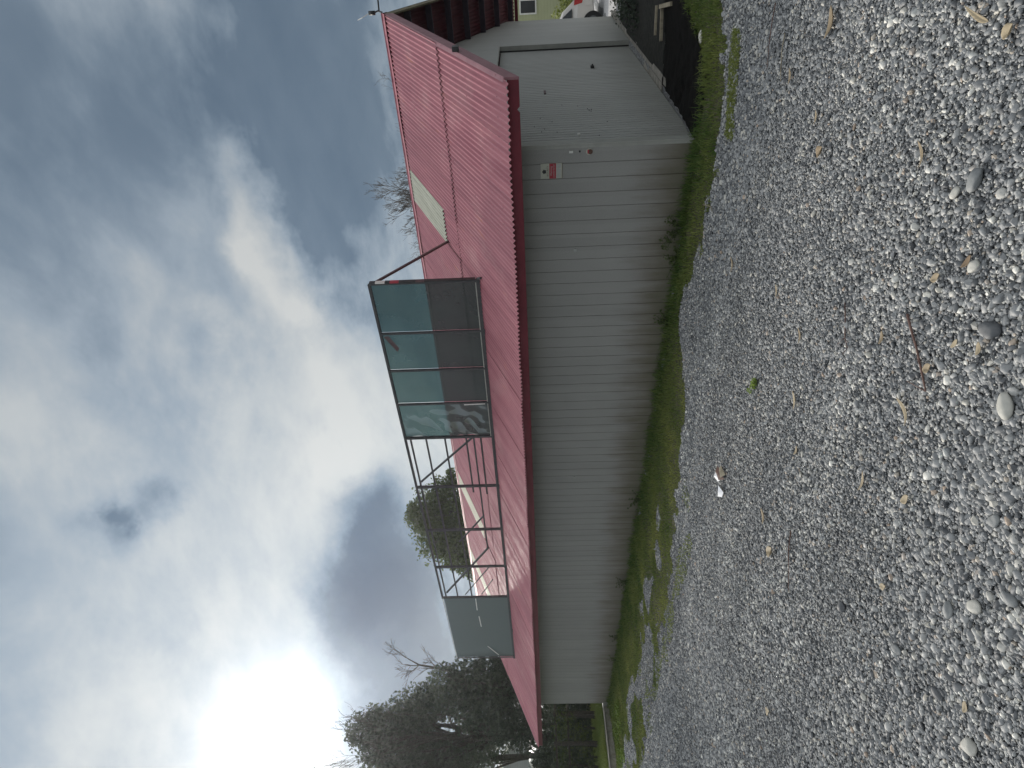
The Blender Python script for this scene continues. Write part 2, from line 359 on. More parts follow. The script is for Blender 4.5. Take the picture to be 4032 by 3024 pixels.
def leaf_mat(name, c1, c2, rough=.6, trans=.35):
    m, t, b = material(name, rough=rough, spec=.3)
    at_ = t.nodes.new('ShaderNodeAttribute'); at_.attribute_name = 'tone'
    c = tmix(t, at_.outputs['Fac'], c1, c2); t.links.new(c, b.inputs['Base Color'])
    tl = t.nodes.new('ShaderNodeBsdfTranslucent'); t.links.new(c, tl.inputs[0])
    mx = t.nodes.new('ShaderNodeMixShader'); mx.inputs[0].default_value = trans
    t.links.new(b.outputs[0], mx.inputs[1]); t.links.new(tl.outputs[0], mx.inputs[2])
    t.links.new(mx.outputs[0], t.nodes['Material Output'].inputs[0]); return m
M_leafD = leaf_mat('dark_evergreen_leaf', (.030, .042, .034), (.085, .108, .070))
M_leafG = leaf_mat('mid_green_leaf', (.030, .048, .018), (.115, .150, .045))
M_leafY = leaf_mat('yellow_green_leaf', (.06, .08, .02), (.26, .30, .06))
M_leafW = leaf_mat('weed_leaf', (.10, .15, .04), (.28, .38, .08))
M_grass = leaf_mat('grass_blade', (.062, .128, .030), (.36, .38, .11), .6, .45)
M_dry = leaf_mat('dry_leaf', (.20, .14, .09), (.46, .39, .27), .7, .3)

# ------------------------------------------------------------------ ground
def sst(a, b, x):
    t = np.clip((x - a) / (b - a), 0, 1); return t * t * (3 - 2 * t)
def vnoise(x, y, s, seed=0):
    x = np.asarray(x, float) * s + seed * 17.3; y = np.asarray(y, float) * s + seed * 9.1
    xi = np.floor(x); yi = np.floor(y); fx = x - xi; fy = y - yi
    h = lambda a, b: np.modf(np.abs(np.sin(a * 127.1 + b * 311.7) * 43758.5453))[0]
    fx = fx * fx * (3 - 2 * fx); fy = fy * fy * (3 - 2 * fy)
    return (h(xi, yi) * (1 - fx) + h(xi + 1, yi) * fx) * (1 - fy) + (h(xi, yi + 1) * (1 - fx) + h(xi + 1, yi + 1) * fx) * fy
def hgt(x, y):
    x = np.asarray(x, float); y = np.asarray(y, float)
    h = (vnoise(x, y, .8) - .5) * .05 + (vnoise(x, y, 2.3, 3) - .5) * .022
    h = h + (vnoise(x + .10 * y, y * .10, 3.3, 51) - .5) * .030 * (1 - sst(6, 7, x)) * sst(-1.5, 0, y)
    nearw = np.exp(-((x - 6.36) / .5) ** 2)
    h = h * (1 - .8 * nearw)
    h = h - .045 * sst(6.25, 6.8, x) * sst(1.0, 1.5, y) * (1 - sst(2.3, 2.6, y))
    h = h - .32 * sst(12.0, 18.5, x) * (1 - sst(9, 14, y)) - .045 * sst(6.5, 9, x)
    h = h + .17 * sst(16.72, 16.9, y)
    # ruts and a small hollow near the wall
    h = h - .07 * np.exp(-(((x - 5.20) / .16) ** 2 + ((y - 3.80) / .12) ** 2))
    h = h + .02 * np.exp(-(((x - 5.05) / .12) ** 2 + ((y - 3.62) / .3) ** 2))
    h = h - .028 * np.exp(-((x - (4.35 - .09 * (y - 6))) / .10) ** 2) * sst(5.2, 6.2, y) * (1 - sst(12, 14, y))
    return h
def gridmesh(xs, ys, dz=0., mask=None):
    Xg, Yg = np.meshgrid(xs, ys); V = np.stack([Xg, Yg, hgt(Xg, Yg) + dz], -1).reshape(-1, 3)
    nx = len(xs); ny = len(ys)
    i, j = np.meshgrid(np.arange(nx - 1), np.arange(ny - 1)); a = (j * nx + i).ravel()
    Fq = np.stack([a, a + 1, a + 1 + nx, a + nx], 1)
    if mask is not None:
        c = V[Fq].mean(1); Fq = Fq[mask(c[:, 0], c[:, 1])]
        used = np.unique(Fq); remap = np.full(len(V), -1); remap[used] = np.arange(len(used)); V = V[used]; Fq = remap[Fq]
    return V, Fq
def gravel_mat():
    m, t, b = material('gravel_bed', rough=.85, spec=.3)
    co = objco(t)
    wz = t.nodes.new('ShaderNodeTexNoise'); wz.inputs['Scale'].default_value = 60; t.links.new(co, wz.inputs['Vector'])
    def vor(scale, feat='F1'):
        v = t.nodes.new('ShaderNodeTexVoronoi'); v.inputs['Scale'].default_value = scale; v.feature = feat
        mp = t.nodes.new('ShaderNodeMapping'); t.links.new(co, mp.inputs[0]); mp.inputs['Scale'].default_value = (1, 1, .3)
        t.links.new(mp.outputs[0], v.inputs['Vector']); return v
    va_, vb_ = vor(38), vor(70)
    sc = t.nodes.new('ShaderNodeSeparateColor'); t.links.new(va_.outputs['Color'], sc.inputs[0])
    sd = t.nodes.new('ShaderNodeSeparateColor'); t.links.new(vb_.outputs['Color'], sd.inputs[0])
    rp = t.nodes.new('ShaderNodeValToRGB'); cr = rp.color_ramp
    cr.elements[0].color = (.07, .075, .08, 1); cr.elements[1].color = (.60, .59, .55, 1)
    e = cr.elements.new(.45); e.color = (.16, .168, .175, 1); e = cr.elements.new(.82); e.color = (.30, .305, .305, 1)
    t.links.new(tmath(t, 'ADD', tmath(t, 'MULTIPLY', sc.outputs[0], .55), tmath(t, 'MULTIPLY', sd.outputs[1], .45)), rp.inputs[0])
    gap = trange(t, va_.outputs['Distance'], .012 * 40, .022 * 40, 1, .45)
    c = tmix(t, 1.0, rp.outputs[0], (1, 1, 1), 'MULTIPLY')
    c = tmix(t, tmath(t, 'SUBTRACT', 1.0, gap), c, (.030, .030, .030))  # dark cell borders paint in the shade between pebbles
    mud = tnoise(t, co, .9, 7, (1, .45, 1)); c = tmix(t, trange(t, mud, .56, .72, 0, .45), c, (.085, .078, .066))
    t.links.new(c, b.inputs['Base Color'])
    bp = t.nodes.new('ShaderNodeBump'); bp.inputs['Strength'].default_value = .9; bp.inputs['Distance'].default_value = .012
    hh = tmath(t, 'ADD', tmath(t, 'MULTIPLY', va_.outputs['Distance'], -1.0), tmath(t, 'MULTIPLY', vb_.outputs['Distance'], -.5))
    t.links.new(hh, bp.inputs['Height']); t.links.new(bp.outputs[0], b.inputs['Normal']); return m
M_gravelbed = gravel_mat()
xs = np.concatenate([np.linspace(-90, -40, 10), np.linspace(-30, -3, 20), np.arange(-2, 8, .08), np.arange(8, 26, .3), np.linspace(27, 60, 20), np.linspace(65, 100, 10)])
ys = np.concatenate([np.linspace(-90, -40, 10), np.linspace(-30, -3, 20), np.arange(-2, 18, .08), np.arange(18, 30, .3), np.linspace(31, 70, 20), np.linspace(75, 100, 10)])
V, Fq = gridmesh(xs, ys)
g = mesh_np('ground', V, Fq, M_gravelbed, smooth_=True); tag(g, kind='structure')

def inpoly(x, y, P):
    x = np.asarray(x); y = np.asarray(y); c = np.zeros(x.shape, bool); n = len(P)
    for i in range(n):
        (x0, y0), (x1, y1) = P[i], P[(i + 1) % n]
        if y0 == y1: continue
        k = ((y0 > y) != (y1 > y)) & (x < (x1 - x0) * (y - y0) / (y1 - y0) + x0); c ^= k
    return c
GR = [(6.36, 2.03), (6.25, 1.80), (6.33, 1.47), (6.95, 1.22), (7.95, 1.03), (8.9, .80), (9.4, .2), (7.6, -.2), (6.7, .35), (6.14, .86), (5.75, 1.28), (5.62, 1.84),
      (5.55, 2.25), (5.42, 2.75), (5.62, 3.05), (5.72, 3.40), (5.88, 3.72), (5.78, 4.15), (5.35, 4.45), (5.06, 4.75), (5.0, 5.2), (4.75, 5.7), (4.55, 6.6), (4.35, 7.9), (4.15, 9.6), (3.9, 11.5),
      (3.6, 14.5), (3.2, 17), (6.36, 17), (6.40, 16.6)]
DIRT = [(6.36, 2.06), (6.2, 1.80), (6.28, 1.42), (6.95, 1.15), (7.95, .95), (8.7, .70), (8.72, 2.08)]
edge_j = lambda x, y, a: (vnoise(x, y, 6, 5) - .5) * a
def ingrass(x, y):
    jx = edge_j(x, y, .28) + edge_j(y, x * 2, .22); jy = edge_j(y, x, .2)
    return inpoly(x + jx, y + jy * .3, GR) & ((y < 7.0) | (x > 5.45) | (vnoise(x * 1.6, y * .45, 1.6, 41) * .6 + vnoise(x, y, 3.1, 42) * .4 > .30 + .16 * sst(7, 10, y)))
M_soil = mk('mossy_soil', (.030, .034, .016), (.085, .080, .040), 9, .95, bump=.9, bscale=70, bdist=.01)
M_dirt = mk('black_soil', (.0035, .0035, .0035), (.012, .011, .010), 14, .95, spec=.1, bump=1., bscale=45, bdist=.02)
M_apron = mk('damp_dark_concrete', (.010, .011, .010), (.036, .035, .030), 12, .9, spec=.2, bump=.8, bscale=60, bdist=.008)
M_lawn = mk('lawn_ground', (.045, .080, .018), (.14, .17, .035), 3, .95, bump=.8, bscale=60)
M_drive = mk('pale_gravel_drive', (.22, .22, .225), (.45, .45, .45), 45, .9, bump=.6, bscale=60)
V, Fq = gridmesh(np.arange(3, 9.6, .05), np.arange(-.3, 17, .05), .004, lambda x, y: inpoly(x + edge_j(x, y, .2), y, GR))
tag(mesh_np('soil_verge', V, Fq, M_soil, smooth_=True), kind='structure')
V, Fq = gridmesh(np.arange(6.1, 8.76, .05), np.arange(.6, 2.081, .04), .009, lambda x, y: inpoly(x + edge_j(x, y, .1), y, DIRT))
# lumps of earth
V[:, 2] += (vnoise(V[:, 0], V[:, 1], 9, 7)) * .05 * sst(6.2, 6.6, V[:, 0]) * (1 - .5 * sst(7.5, 8.6, V[:, 0]))
tag(mesh_np('soil_bed', V, Fq, M_dirt, smooth_=True), kind='structure')
V, Fq = gridmesh(np.arange(8.72, 13.2, .1), np.arange(-1.2, 2.08, .1), .013)
tag(mesh_np('apron', V, Fq, M_apron, smooth_=True), kind='structure')
V, Fq = gridmesh(np.arange(13.3, 45, .4), np.arange(-12, 14, .4), .010)
tag(mesh_np('driveway', V, Fq, M_drive, smooth_=True), kind='structure')
V, Fq = gridmesh(np.arange(-30, 30, .3), np.arange(16.92, 60, .3), .012)
tag(mesh_np('lawn', V, Fq, M_lawn, smooth_=True), kind='structure')

# ------------------------------------------------------------------ gravel pebbles (stuff)
def infrust(P, mu=1.12):
    d = P - np.array([0, 0, H]); c = d @ RW     # upright camera coords
    z = -c[:, 2]; u = c[:, 0] / np.maximum(z, 1e-3) * F; v = -c[:, 1] / np.maximum(z, 1e-3) * F
    return (z > .3) & (np.abs(u) < 1512 * mu) & (v < 2016 * 1.12)
n = 1700000
x = rng.uniform(-.8, 7.6, n); y = rng.uniform(-1.0, 15.5, n)
dist = np.hypot(x, y)
keep = rng.random(n) < np.where(dist < 4.2, 1.0, np.where(dist < 8, .72, .42))
x, y = x[keep], y[keep]
P = np.stack([x, y, hgt(x, y)], 1)
ok = infrust(P) & ~ingrass(x, y) & ~inpoly(x, y, DIRT) & (x < 6.34 + (y < 1.9) * 3) & ((x < 8.6))
P = P[ok]; n = len(P)
d = np.exp(rng.normal(math.log(.0132), .44, n)); d = np.clip(d, .007, .042)
dist = np.hypot(P[:, 0], P[:, 1]); d = d * (1 + .28 * sst(5, 11, dist))
sizevar = vnoise(P[:, 0], P[:, 1], .9, 11); d *= (.78 + .45 * sizevar) * (.86 + .3 * vnoise(P[:, 0] + .1 * P[:, 1], P[:, 1] * .12, 2.6, 31))
asp = rng.uniform(.58, 1.0, n); flat = rng.uniform(.38, .8, n)
scl = np.stack([d, d * asp, d * flat], 1) * .5
rot = np.stack([rng.normal(0, .38, n), rng.normal(0, .38, n), rng.uniform(0, 6.283, n)], 1)
P[:, 2] += scl[:, 2] * .35 + rng.uniform(0, .010, n)
tone = np.clip(rng.random(n) * (.90 + .2 * vnoise(P[:, 0] + .1 * P[:, 1], P[:, 1] * .12, 3.4, 33)) - .05 * (vnoise(P[:, 0], P[:, 1], 1.2, 34) > .6), 0, 1)
ge = mesh_np('gravel', P, [], None, attrs={'pscale': ('FLOAT_VECTOR', 'POINT', scl * S), 'prot': ('FLOAT_VECTOR', 'POINT', rot), 'shade': ('FLOAT', 'POINT', tone)}, mats=[])
tag(ge, 'loose grey river gravel covering the yard', 'gravel', kind='stuff')
def pebble_mat():
    m, t, b = material('pebble_stone', rough=.62, spec=.45)
    a = t.nodes.new('ShaderNodeAttribute'); a.attribute_type = 'INSTANCER'; a.attribute_name = 'shade'
    rp = t.nodes.new('ShaderNodeValToRGB'); cr = rp.color_ramp; cr.interpolation = 'LINEAR'
    cr.elements[0].color = (.060, .065, .072, 1); cr.elements[1].color = (.66, .65, .60, 1)
    for p, c in ((.18, (.10, .108, .116)), (.45, (.20, .21, .218)), (.70, (.29, .298, .30)), (.86, (.38, .382, .37)), (.93, (.50, .48, .42)), (.945, (.36, .27, .20)), (.96, (.34, .36, .36))):
        e = cr.elements.new(p); e.color = (*c, 1)
    t.links.new(a.outputs['Fac'], rp.inputs[0])
    co = objco(t); n_ = tnoise(t, co, 2.2, 6)
    c = tmix(t, trange(t, n_, .35, .7, 0, .35), rp.outputs[0], (.10, .10, .10))
    t.links.new(c, b.inputs['Base Color']); return m
M_peb = pebble_mat(); ge.data.materials.append(M_peb)
ng = bpy.data.node_groups.new('pebble_scatter', 'GeometryNodeTree')
ng.interface.new_socket('Geometry', in_out='INPUT', socket_type='NodeSocketGeometry'); ng.interface.new_socket('Geometry', in_out='OUTPUT', socket_type='NodeSocketGeometry')
gn = ng.nodes; gl_ = ng.links
gi = gn.new('NodeGroupInput'); go = gn.new('NodeGroupOutput')
gj = gn.new('GeometryNodeJoinGeometry')
for k in range(5):
    ic = gn.new('GeometryNodeMeshIcoSphere'); ic.inputs['Radius'].default_value = 1; ic.inputs['Subdivisions'].default_value = 2 if k < 3 else 1
    ns = gn.new('ShaderNodeTexNoise'); ns.inputs['Scale'].default_value = .8; pos = gn.new('GeometryNodeInputPosition')
    ad = gn.new('ShaderNodeVectorMath'); ad.operation = 'ADD'; gl_.new(pos.outputs[0], ad.inputs[0]); ad.inputs[1].default_value = (k * 7.1, k * 3.3, 0)
    gl_.new(ad.outputs[0], ns.inputs['Vector'])
    sb = gn.new('ShaderNodeVectorMath'); sb.operation = 'SUBTRACT'; gl_.new(ns.outputs['Color'], sb.inputs[0]); sb.inputs[1].default_value = (.5, .5, .5)
    scn = gn.new('ShaderNodeVectorMath'); scn.operation = 'SCALE'; gl_.new(sb.outputs[0], scn.inputs[0]); scn.inputs['Scale'].default_value = 1.3
    sp = gn.new('GeometryNodeSetPosition'); gl_.new(ic.outputs['Mesh'], sp.inputs['Geometry']); gl_.new(scn.outputs[0], sp.inputs['Offset'])
    sm = gn.new('GeometryNodeSetShadeSmooth'); gl_.new(sp.outputs[0], sm.inputs['Geometry']); sm.inputs['Shade Smooth'].default_value = k < 3
    st = gn.new('GeometryNodeSetMaterial'); st.inputs['Material'].default_value = M_peb; gl_.new(sm.outputs[0], st.inputs['Geometry'])
    g2i = gn.new('GeometryNodeGeometryToInstance'); gl_.new(st.outputs[0], g2i.inputs[0]); gl_.new(g2i.outputs[0], gj.inputs[0])
mp_ = gn.new('GeometryNodeMeshToPoints'); gl_.new(gi.outputs[0], mp_.inputs['Mesh'])
io = gn.new('GeometryNodeInstanceOnPoints'); gl_.new(mp_.outputs[0], io.inputs['Points']); gl_.new(gj.outputs[0], io.inputs['Instance']); io.inputs['Pick Instance'].default_value = True
def nat(nm):
    a = gn.new('GeometryNodeInputNamedAttribute'); a.data_type = 'FLOAT_VECTOR'; a.inputs['Name'].default_value = nm; return a.outputs['Attribute']
e2r = gn.new('FunctionNodeEulerToRotation'); gl_.new(nat('prot'), e2r.inputs[0]); gl_.new(e2r.outputs[0], io.inputs['Rotation']); gl_.new(nat('pscale'), io.inputs['Scale'])
gl_.new(io.outputs[0], go.inputs[0])
md = ge.modifiers.new('scatter', 'NODES'); md.node_group = ng

# ------------------------------------------------------------------ grass (stuff)
def blades(x, y, z, hh, wd, lean, tone, name, mat, label, cat='grass', seg=2):
    n = len(x); th = rng.uniform(0, 6.283, n); lx = rng.normal(0, 1, n) * lean; ly = rng.normal(0, 1, n) * lean
    cx, sx = np.cos(th) * wd / 2, np.sin(th) * wd / 2
    b0 = np.stack([x - cx, y - sx, z - .004], 1); b1 = np.stack([x + cx, y + sx, z - .004], 1)
    m0 = np.stack([x - cx * .7 + lx * hh * .3, y - sx * .7 + ly * hh * .3, z + hh * .6], 1); m1 = np.stack([x + cx * .7 + lx * hh * .3, y + sx * .7 + ly * hh * .3, z + hh * .6], 1)
    tp = np.stack([x + lx * hh, y + ly * hh, z + hh * np.clip(1 - .35 * (lx ** 2 + ly ** 2), .5, 1)], 1)
    V = np.stack([b0, b1, m1, m0, tp], 1).reshape(-1, 3); i = np.arange(n) * 5
    T = np.concatenate([np.stack([i, i + 1, i + 2], 1), np.stack([i, i + 2, i + 3], 1), np.stack([i + 3, i + 2, i + 4], 1)])
    o = mesh_np(name, V, T, mat, attrs={'tone': ('FLOAT', 'POINT', np.repeat(tone, 5))})
    return tag(o, label, cat, kind='stuff')
n = 420000
x = rng.uniform(3, 9.4, n); y = 17.0 * rng.random(n) ** 1.15 - .3
k = ingrass(x, y) & (rng.random(n) < .35 + .75 * vnoise(x, y, 3, 9)); x, y = x[k], y[k]
# moss-like outer margin and thin patches in the gravel
edge = np.minimum(1, np.maximum(0, (6.36 - x) / 1.0)) * (y > 2) + (y <= 2) * np.clip(1 - (y + .2 * (x - 6)) / 1.6 + .35, 0, 1)
tn = np.clip(.12 + .55 * edge * vnoise(x, y, 2.1, 2) * 1.3 + .25 * (vnoise(x, y, 9, 4) - .4) + rng.normal(0, .1, len(x)), 0, 1)
hb = (.020 + .045 * rng.random(len(x)) ** 2) * (1.55 - 1.0 * edge) * (.7 + .7 * vnoise(x, y, 4, 6))
hb *= 1 + .7 * np.exp(-((x - 6.25) / .12) ** 2)
wd = .0042 + .0007 * np.hypot(x, y)
blades(x, y, hgt(x, y) + .006, hb, wd, .55, tn, 'grass_verge', M_grass, 'uneven green grass strip along the foot of the grey shed wall')
n = 90000
x = rng.uniform(2.6, 5.6, n); y = rng.uniform(5.5, 16.5, n)
m1 = vnoise(x * 2.2, y * .55, 2.0, 21) * .6 + vnoise(x, y, 3.5, 22) * .4
line = np.exp(-((x - (4.30 - .075 * (y - 6))) / .16) ** 2)
k = (~ingrass(x, y)) & (((m1 > .60) & (x > 3.9 - .05 * (y - 6))) | (line * (vnoise(x * .5, y, 1.6, 23)) > .42)) & (rng.random(n) < .7); x, y = x[k], y[k]
blades(x, y, hgt(x, y) + .008, .012 + .025 * rng.random(len(x)), np.full(len(x), .010), .8, np.clip(.35 + .4 * rng.random(len(x)), 0, 1), 'grass_patches', M_grass, 'thin low grass and moss creeping into the gravel')
n = 9000
x = rng.uniform(5.25, 5.70, n); y = rng.uniform(.95, 1.75, n)
k = (np.abs(x - (5.60 - .32 * (y - 1.0)) ) < .07 * (1 + vnoise(x, y, 9))) & (~ingrass(x, y)); x, y = x[k], y[k]
blades(x, y, hgt(x, y) + .008, .010 + .02 * rng.random(len(x)), np.full(len(x), .006), .8, np.clip(.45 + .3 * rng.random(len(x)), 0, 1), 'grass_tuft', M_grass, 'sparse olive grass patch on the gravel near the shed corner')
n = 120000
x = rng.uniform(-4, 12, n); y = 17 + 13 * rng.random(n) ** 1.4
blades(x, y, hgt(x, y) + .01, .05 + .06 * rng.random(n), .012 + 0 * x, .5, np.clip(.25 + .6 * vnoise(x, y, .8, 8) + .2 * (x < 6), 0, 1) * rng.uniform(.6, 1, n), 'lawn_grass', M_grass, 'bright lawn grass behind the block edging beyond the shed')

# ------------------------------------------------------------------ SHED
xw, yw0, yw1 = 6.363, 2.07, 16.6           # long wall plane, gable ends
xr, zr = 10.33, 3.87                        # ridge
xe, ze = 5.967, 1.972                       # near eave
xe2, xw2 = 14.69, 14.29
y0r, y1r = 1.32, 18.44
slope = (zr - ze) / (xr - xe)
shed = empty('shed', (xw, yw0, 0))
tag(shed, 'long grey metal shed with a faded red corrugated roof', 'shed')
PIT = .569 / 9
def corr_sheet(yA, yB, xA, xB, lift, tilt=0., segs=8, amp=.0125, flip=False, jag=0.):
    nw = int(round((yB - yA) / PIT)); n_ = nw * segs
    yy = np.linspace(yA, yB, n_ + 1); w = amp * np.cos(2 * np.pi * (yy - y0r) / PIT)
    Vs = []
    rows = 5
    for j in range(rows):
        f = j / (rows - 1); x_ = xA + (xB - xA) * f
        zb = (ze + slope * (x_ - xe)) if not flip else (zr - slope * (x_ - xr))
        sag = 0.0
        Vs.append(np.stack([np.full_like(yy, x_) + (jag if j == 0 else 0), yy, zb + w + lift + tilt * (1 - f) + sag * (yy - yA) / (yB - yA)], 1))
    Vv = np.concatenate(Vs); m_ = n_ + 1
    i, j = np.meshgrid(np.arange(n_), np.arange(rows - 1)); a = (j * m_ + i).ravel()
    return Vv, np.stack([a, a + 1, a + 1 + m_, a + m_], 1)
xl = 7.885
AV, AF = [], []; base = 0
nsh = int(round((y1r - y0r) / .569))
skyl = {4: (8.46, 'a'), 18: (8.5, 'b'), 24: (8.55, 'b')}
sk_parts = []
for k in range(nsh):
    yA = y0r + k * .569; yB = yA + .569
    r1, r2, r3 = random.random(), random.random(), random.random()
    over = .012
    V1, F1 = corr_sheet(yA - .0, yB + over, xe - .045 - .02 * r1, xl + .10, .002 + (k % 2) * .003, .004 * r2, jag=0)
    V2, F2 = corr_sheet(yA, yB + over, (xl + .02 * (r3 - .5)) if k not in skyl else skyl[k][0] - .0, xr - .012, .017 + (k % 2) * .003, .006 * r1)
    if k in skyl:
        Vm, Fm = corr_sheet(yA, yB + over, xl + .01, skyl[k][0] + .08, .010, 0)
        AV.append(Vm); AF.append(Fm + base); base += len(Vm)
        V2[:, 2] += .008
        sk_parts.append((V2, F2, skyl[k][1]))
    else:
        AV.append(V2); AF.append(F2 + base); base += len(V2)
    AV.append(V1); AF.append(F1 + base); base += len(V1)
mesh_np('roof', np.concatenate(AV), np.concatenate(AF), M_roof, shed, True)
for V2, F2, w in sk_parts: mesh_np('skylight', V2, F2, M_sky if w == 'a' else M_sky2, shed, True)['label'] = 'pale translucent roofing sheet' 
AV, AF = [], []; base = 0
V1, F1 = corr_sheet(y0r, y0r + nsh * .569, xr + .012, xe2 + .04, .004, 0, 4, flip=True)
mesh_np('rear_roof', V1, F1[:, ::-1], M_under, shed, True)
ridge = MB()
def capfn(sgn):
    return lambda u, v: (xr + sgn * (.0 + .13 * v), y0r - .02 + u * (y1r - y0r + .04), zr + .040 - .13 * v * slope + .004 * math.sin(u * 90))
ridge.sheet(capfn(-1), 60, 3); ridge.sheet(capfn(1), 60, 3)
ridge.tube([(xr, y0r - .02, zr + .04), (xr, y1r + .02, zr + .04)], .017, 8)
ridge.build('ridge_cap', M_roof, shed, True)
# screw heads in rows
scr = MB()
for j, xx in enumerate((6.15, 7.0, 7.72, 7.98, 8.9, 9.6, 10.1)):
    for k in range(int((y1r - y0r) / (PIT * 3))):
        if random.random() < .25: continue
        yy = y0r + k * PIT * 3 + PIT * .0; zz_ = ze + slope * (xx - xe) + .0085 + (.002 if xx < xl else .014) + .002
        scr.box((xx - .006, yy - .006, zz_ - .003), (xx + .006, yy + .006, zz_ + .004))
scr.build('roof_screws', M_barge, shed)['kind'] = 'stuff'
# fascia with the small vee notch near the corner
zf0, zf1 = 1.842, 1.955
fa = MB()
xf = xe + .005
ys_ = [1.352, 1.56, 1.59, 1.615, 1.645]
fa.box((xf, y0r + .01, zf0), (xf + .022, 1.565, zf1 + .0)); fa.box((xf, 1.625, zf0), (xf + .022, y1r - .01, zf1))
fa.add([(xf, 1.565, zf0), (xf, 1.595, zf0 + .026), (xf, 1.625, zf0), (xf, 1.625, zf1), (xf, 1.565, zf1), (xf + .022, 1.565, zf0), (xf + .022, 1.595, zf0 + .026), (xf + .022, 1.625, zf0), (xf + .022, 1.625, zf1), (xf + .022, 1.565, zf1)],
       [(0, 4, 3, 2, 1), (5, 6, 7, 8, 9), (0, 1, 6, 5), (1, 2, 7, 6)])
fa.build('fascia', M_fascia, shed)
# soffit behind the fascia
MB().box((xf + .024, y0r + .05, zf0 + .035), (xw - .002, y1r - .05, zf0 + .05)).build('soffit', M_purlin, shed)
# barge boards
def barge(x0, z0, x1, z1, y, mat, name, dep=.125, cap=True):
    b = MB(); th = .024
    for (za, zb, ya, yb) in ((-dep, .018, y, y + th),):
        b.add([(x0, ya, z0 + za), (x1, ya, z1 + za), (x1, ya, z1 + zb), (x0, ya, z0 + zb), (x0, yb, z0 + za), (x1, yb, z1 + za), (x1, yb, z1 + zb), (x0, yb, z0 + zb)],
              [(0, 1, 2, 3), (7, 6, 5, 4), (0, 4, 5, 1), (3, 2, 6, 7), (1, 5, 6, 2), (0, 3, 7, 4)])
    if cap:
        b.add([(x0, y - .004, z0 + .019), (x1, y - .004, z1 + .019), (x1, y + .045, z1 + .026), (x0, y + .045, z0 + .026)], [(0, 1, 2, 3)])
    return b.build(name, mat, shed)
barge(xe + .0, ze - .008, xr, zr - .008, y0r - .014, M_barge, 'barge_board')
barge(xr, zr - .008, xe2, ze - .008, y0r - .014, M_moss_barge, 'barge_board')
barge(xe, ze - .008, xr, zr - .008, y1r - .01, M_barge, 'barge_board')
# purlins under the gable overhang
pu = []
for k in range(7):
    x_ = xr + .45 + k * .60; z_ = zr - slope * (x_ - xr) - .075
    MB().box((x_ - .035, y0r + .03, z_ - .05), (x_ + .035, yw0 - .003, z_ + .05)).build('purlin', M_purlin, shed)
MB().box((xe2 - .10, y0r + .03, ze - .10), (xe2 - .02, yw0 + 6, ze - .03)).build('eave_beam', M_fascia, shed)
for k in range(7):
    x_ = xr - .45 - k * .60; z_ = zr - slope * (xr - x_) - .075
    if x_ > xe + .3: MB().box((x_ - .035, y0r + .03, z_ - .05), (x_ + .035, yw0 - .003, z_ + .05)).build('purlin', M_purlin, shed)
# long wall: boards with narrow vertical grooves, real geometry
def ribwall(axis, c0, c1, zb, ztop, pitch, groove, depth, plane, out):
    """profile along axis; ztop: function; out=-1 faces negative"""
    prof = []; a = c0
    k = 0
    while a < c1 - 1e-6:
        b_ = min(a + pitch, c1); prof += [(a, 0), (b_ - groove, 0.0), (b_ - groove * .6, depth), (b_ - groove * .3, depth)]
        a = b_; k += 1
    prof.append((c1, 0))
    Vv = []; m_ = len(prof)
    zf = 3
    for j in range(zf + 1):
        for (p_, dd) in prof:
            zt = ztop(p_); z_ = zb + (zt - zb) * j / zf
            q = plane - out * dd + .0006 * math.sin(p_ * 2.3 + j * 1.7)
            Vv.append((q, p_, z_) if axis == 'y' else (p_, q, z_))
    Fc = np.array([(j * m_ + i, j * m_ + i + 1, (j + 1) * m_ + i + 1, (j + 1) * m_ + i) for j in range(zf) for i in range(m_ - 1)])
    return np.array(Vv), Fc
V1, F1 = ribwall('y', yw0 + .035, yw1, -.03, lambda p_: 1.93, .1655, .011, .008, xw, -1)
mesh_np('long_wall', V1, F1, M_wall, shed)
# body behind so that nothing shows through, other walls
body = MB(); body.box((xw + .02, yw0 + .12, -.1), (xw + .05, yw1 - .02, 1.95)); body.box((xw2 - .03, yw0 + .02, -.7), (xw2, yw1, 1.95))
body.add([(xw, yw1, -.1), (xw2, yw1, -.1), (xw2, yw1, 1.97), (xr, yw1, zr - .1), (xw, yw1, 2.0)], [(4, 3, 2, 1, 0)])
body.build('rear_wall', M_gable, shed)
# gable wall around the door opening
dx0, dx1, dz1 = 6.50, 11.69, 2.205
gtop = lambda x_: (ze + slope * (x_ - xe) - .03) if x_ < xr else (zr - slope * (x_ - xr) - .03)
xs_l = np.concatenate([np.arange(xw + .03, xr, .35), [xr], np.arange(xr + .3, xw2, .35), [xw2]])
gb = MB()
for a_, b_ in zip(xs_l[:-1], xs_l[1:]):
    zb_ = dz1 if b_ <= dx1 + .2 else None
    for (p0, p1) in ([(a_, b_)] if not (a_ < dx1 < b_) else [(a_, dx1), (dx1, b_)]):
        lo_ = max(dz1, 0) if p1 <= dx1 + 1e-6 else -.66
        if gtop((p0 + p1) / 2) <= lo_ + .02: continue
        t0, t1 = max(gtop(p0), lo_), max(gtop(p1), lo_)
        gb.add([(p0, yw0, lo_), (p1, yw0, lo_), (p1, yw0, t1), (p0, yw0, t0)], [(0, 1, 2, 3)])
gb.box((dx1 + .001, yw0 + .002, -.6), (dx1 + .02, yw0 + .10, dz1)); gb.box((7.0, yw0 + .002, dz1), (dx1, yw0 + .10, dz1 + .02))
gb.build('gable_wall', M_gable, shed)
# corner post
cp = MB(); cp.box((xw - .006, yw0 - .008, -.03), (xw + .10, yw0 + .034, 1.93)); cp.box((xw - .012, yw0 + .012, -.03), (xw - .006, yw0 + .036, 1.93)); cp.build('corner_flashing', M_trim, shed)
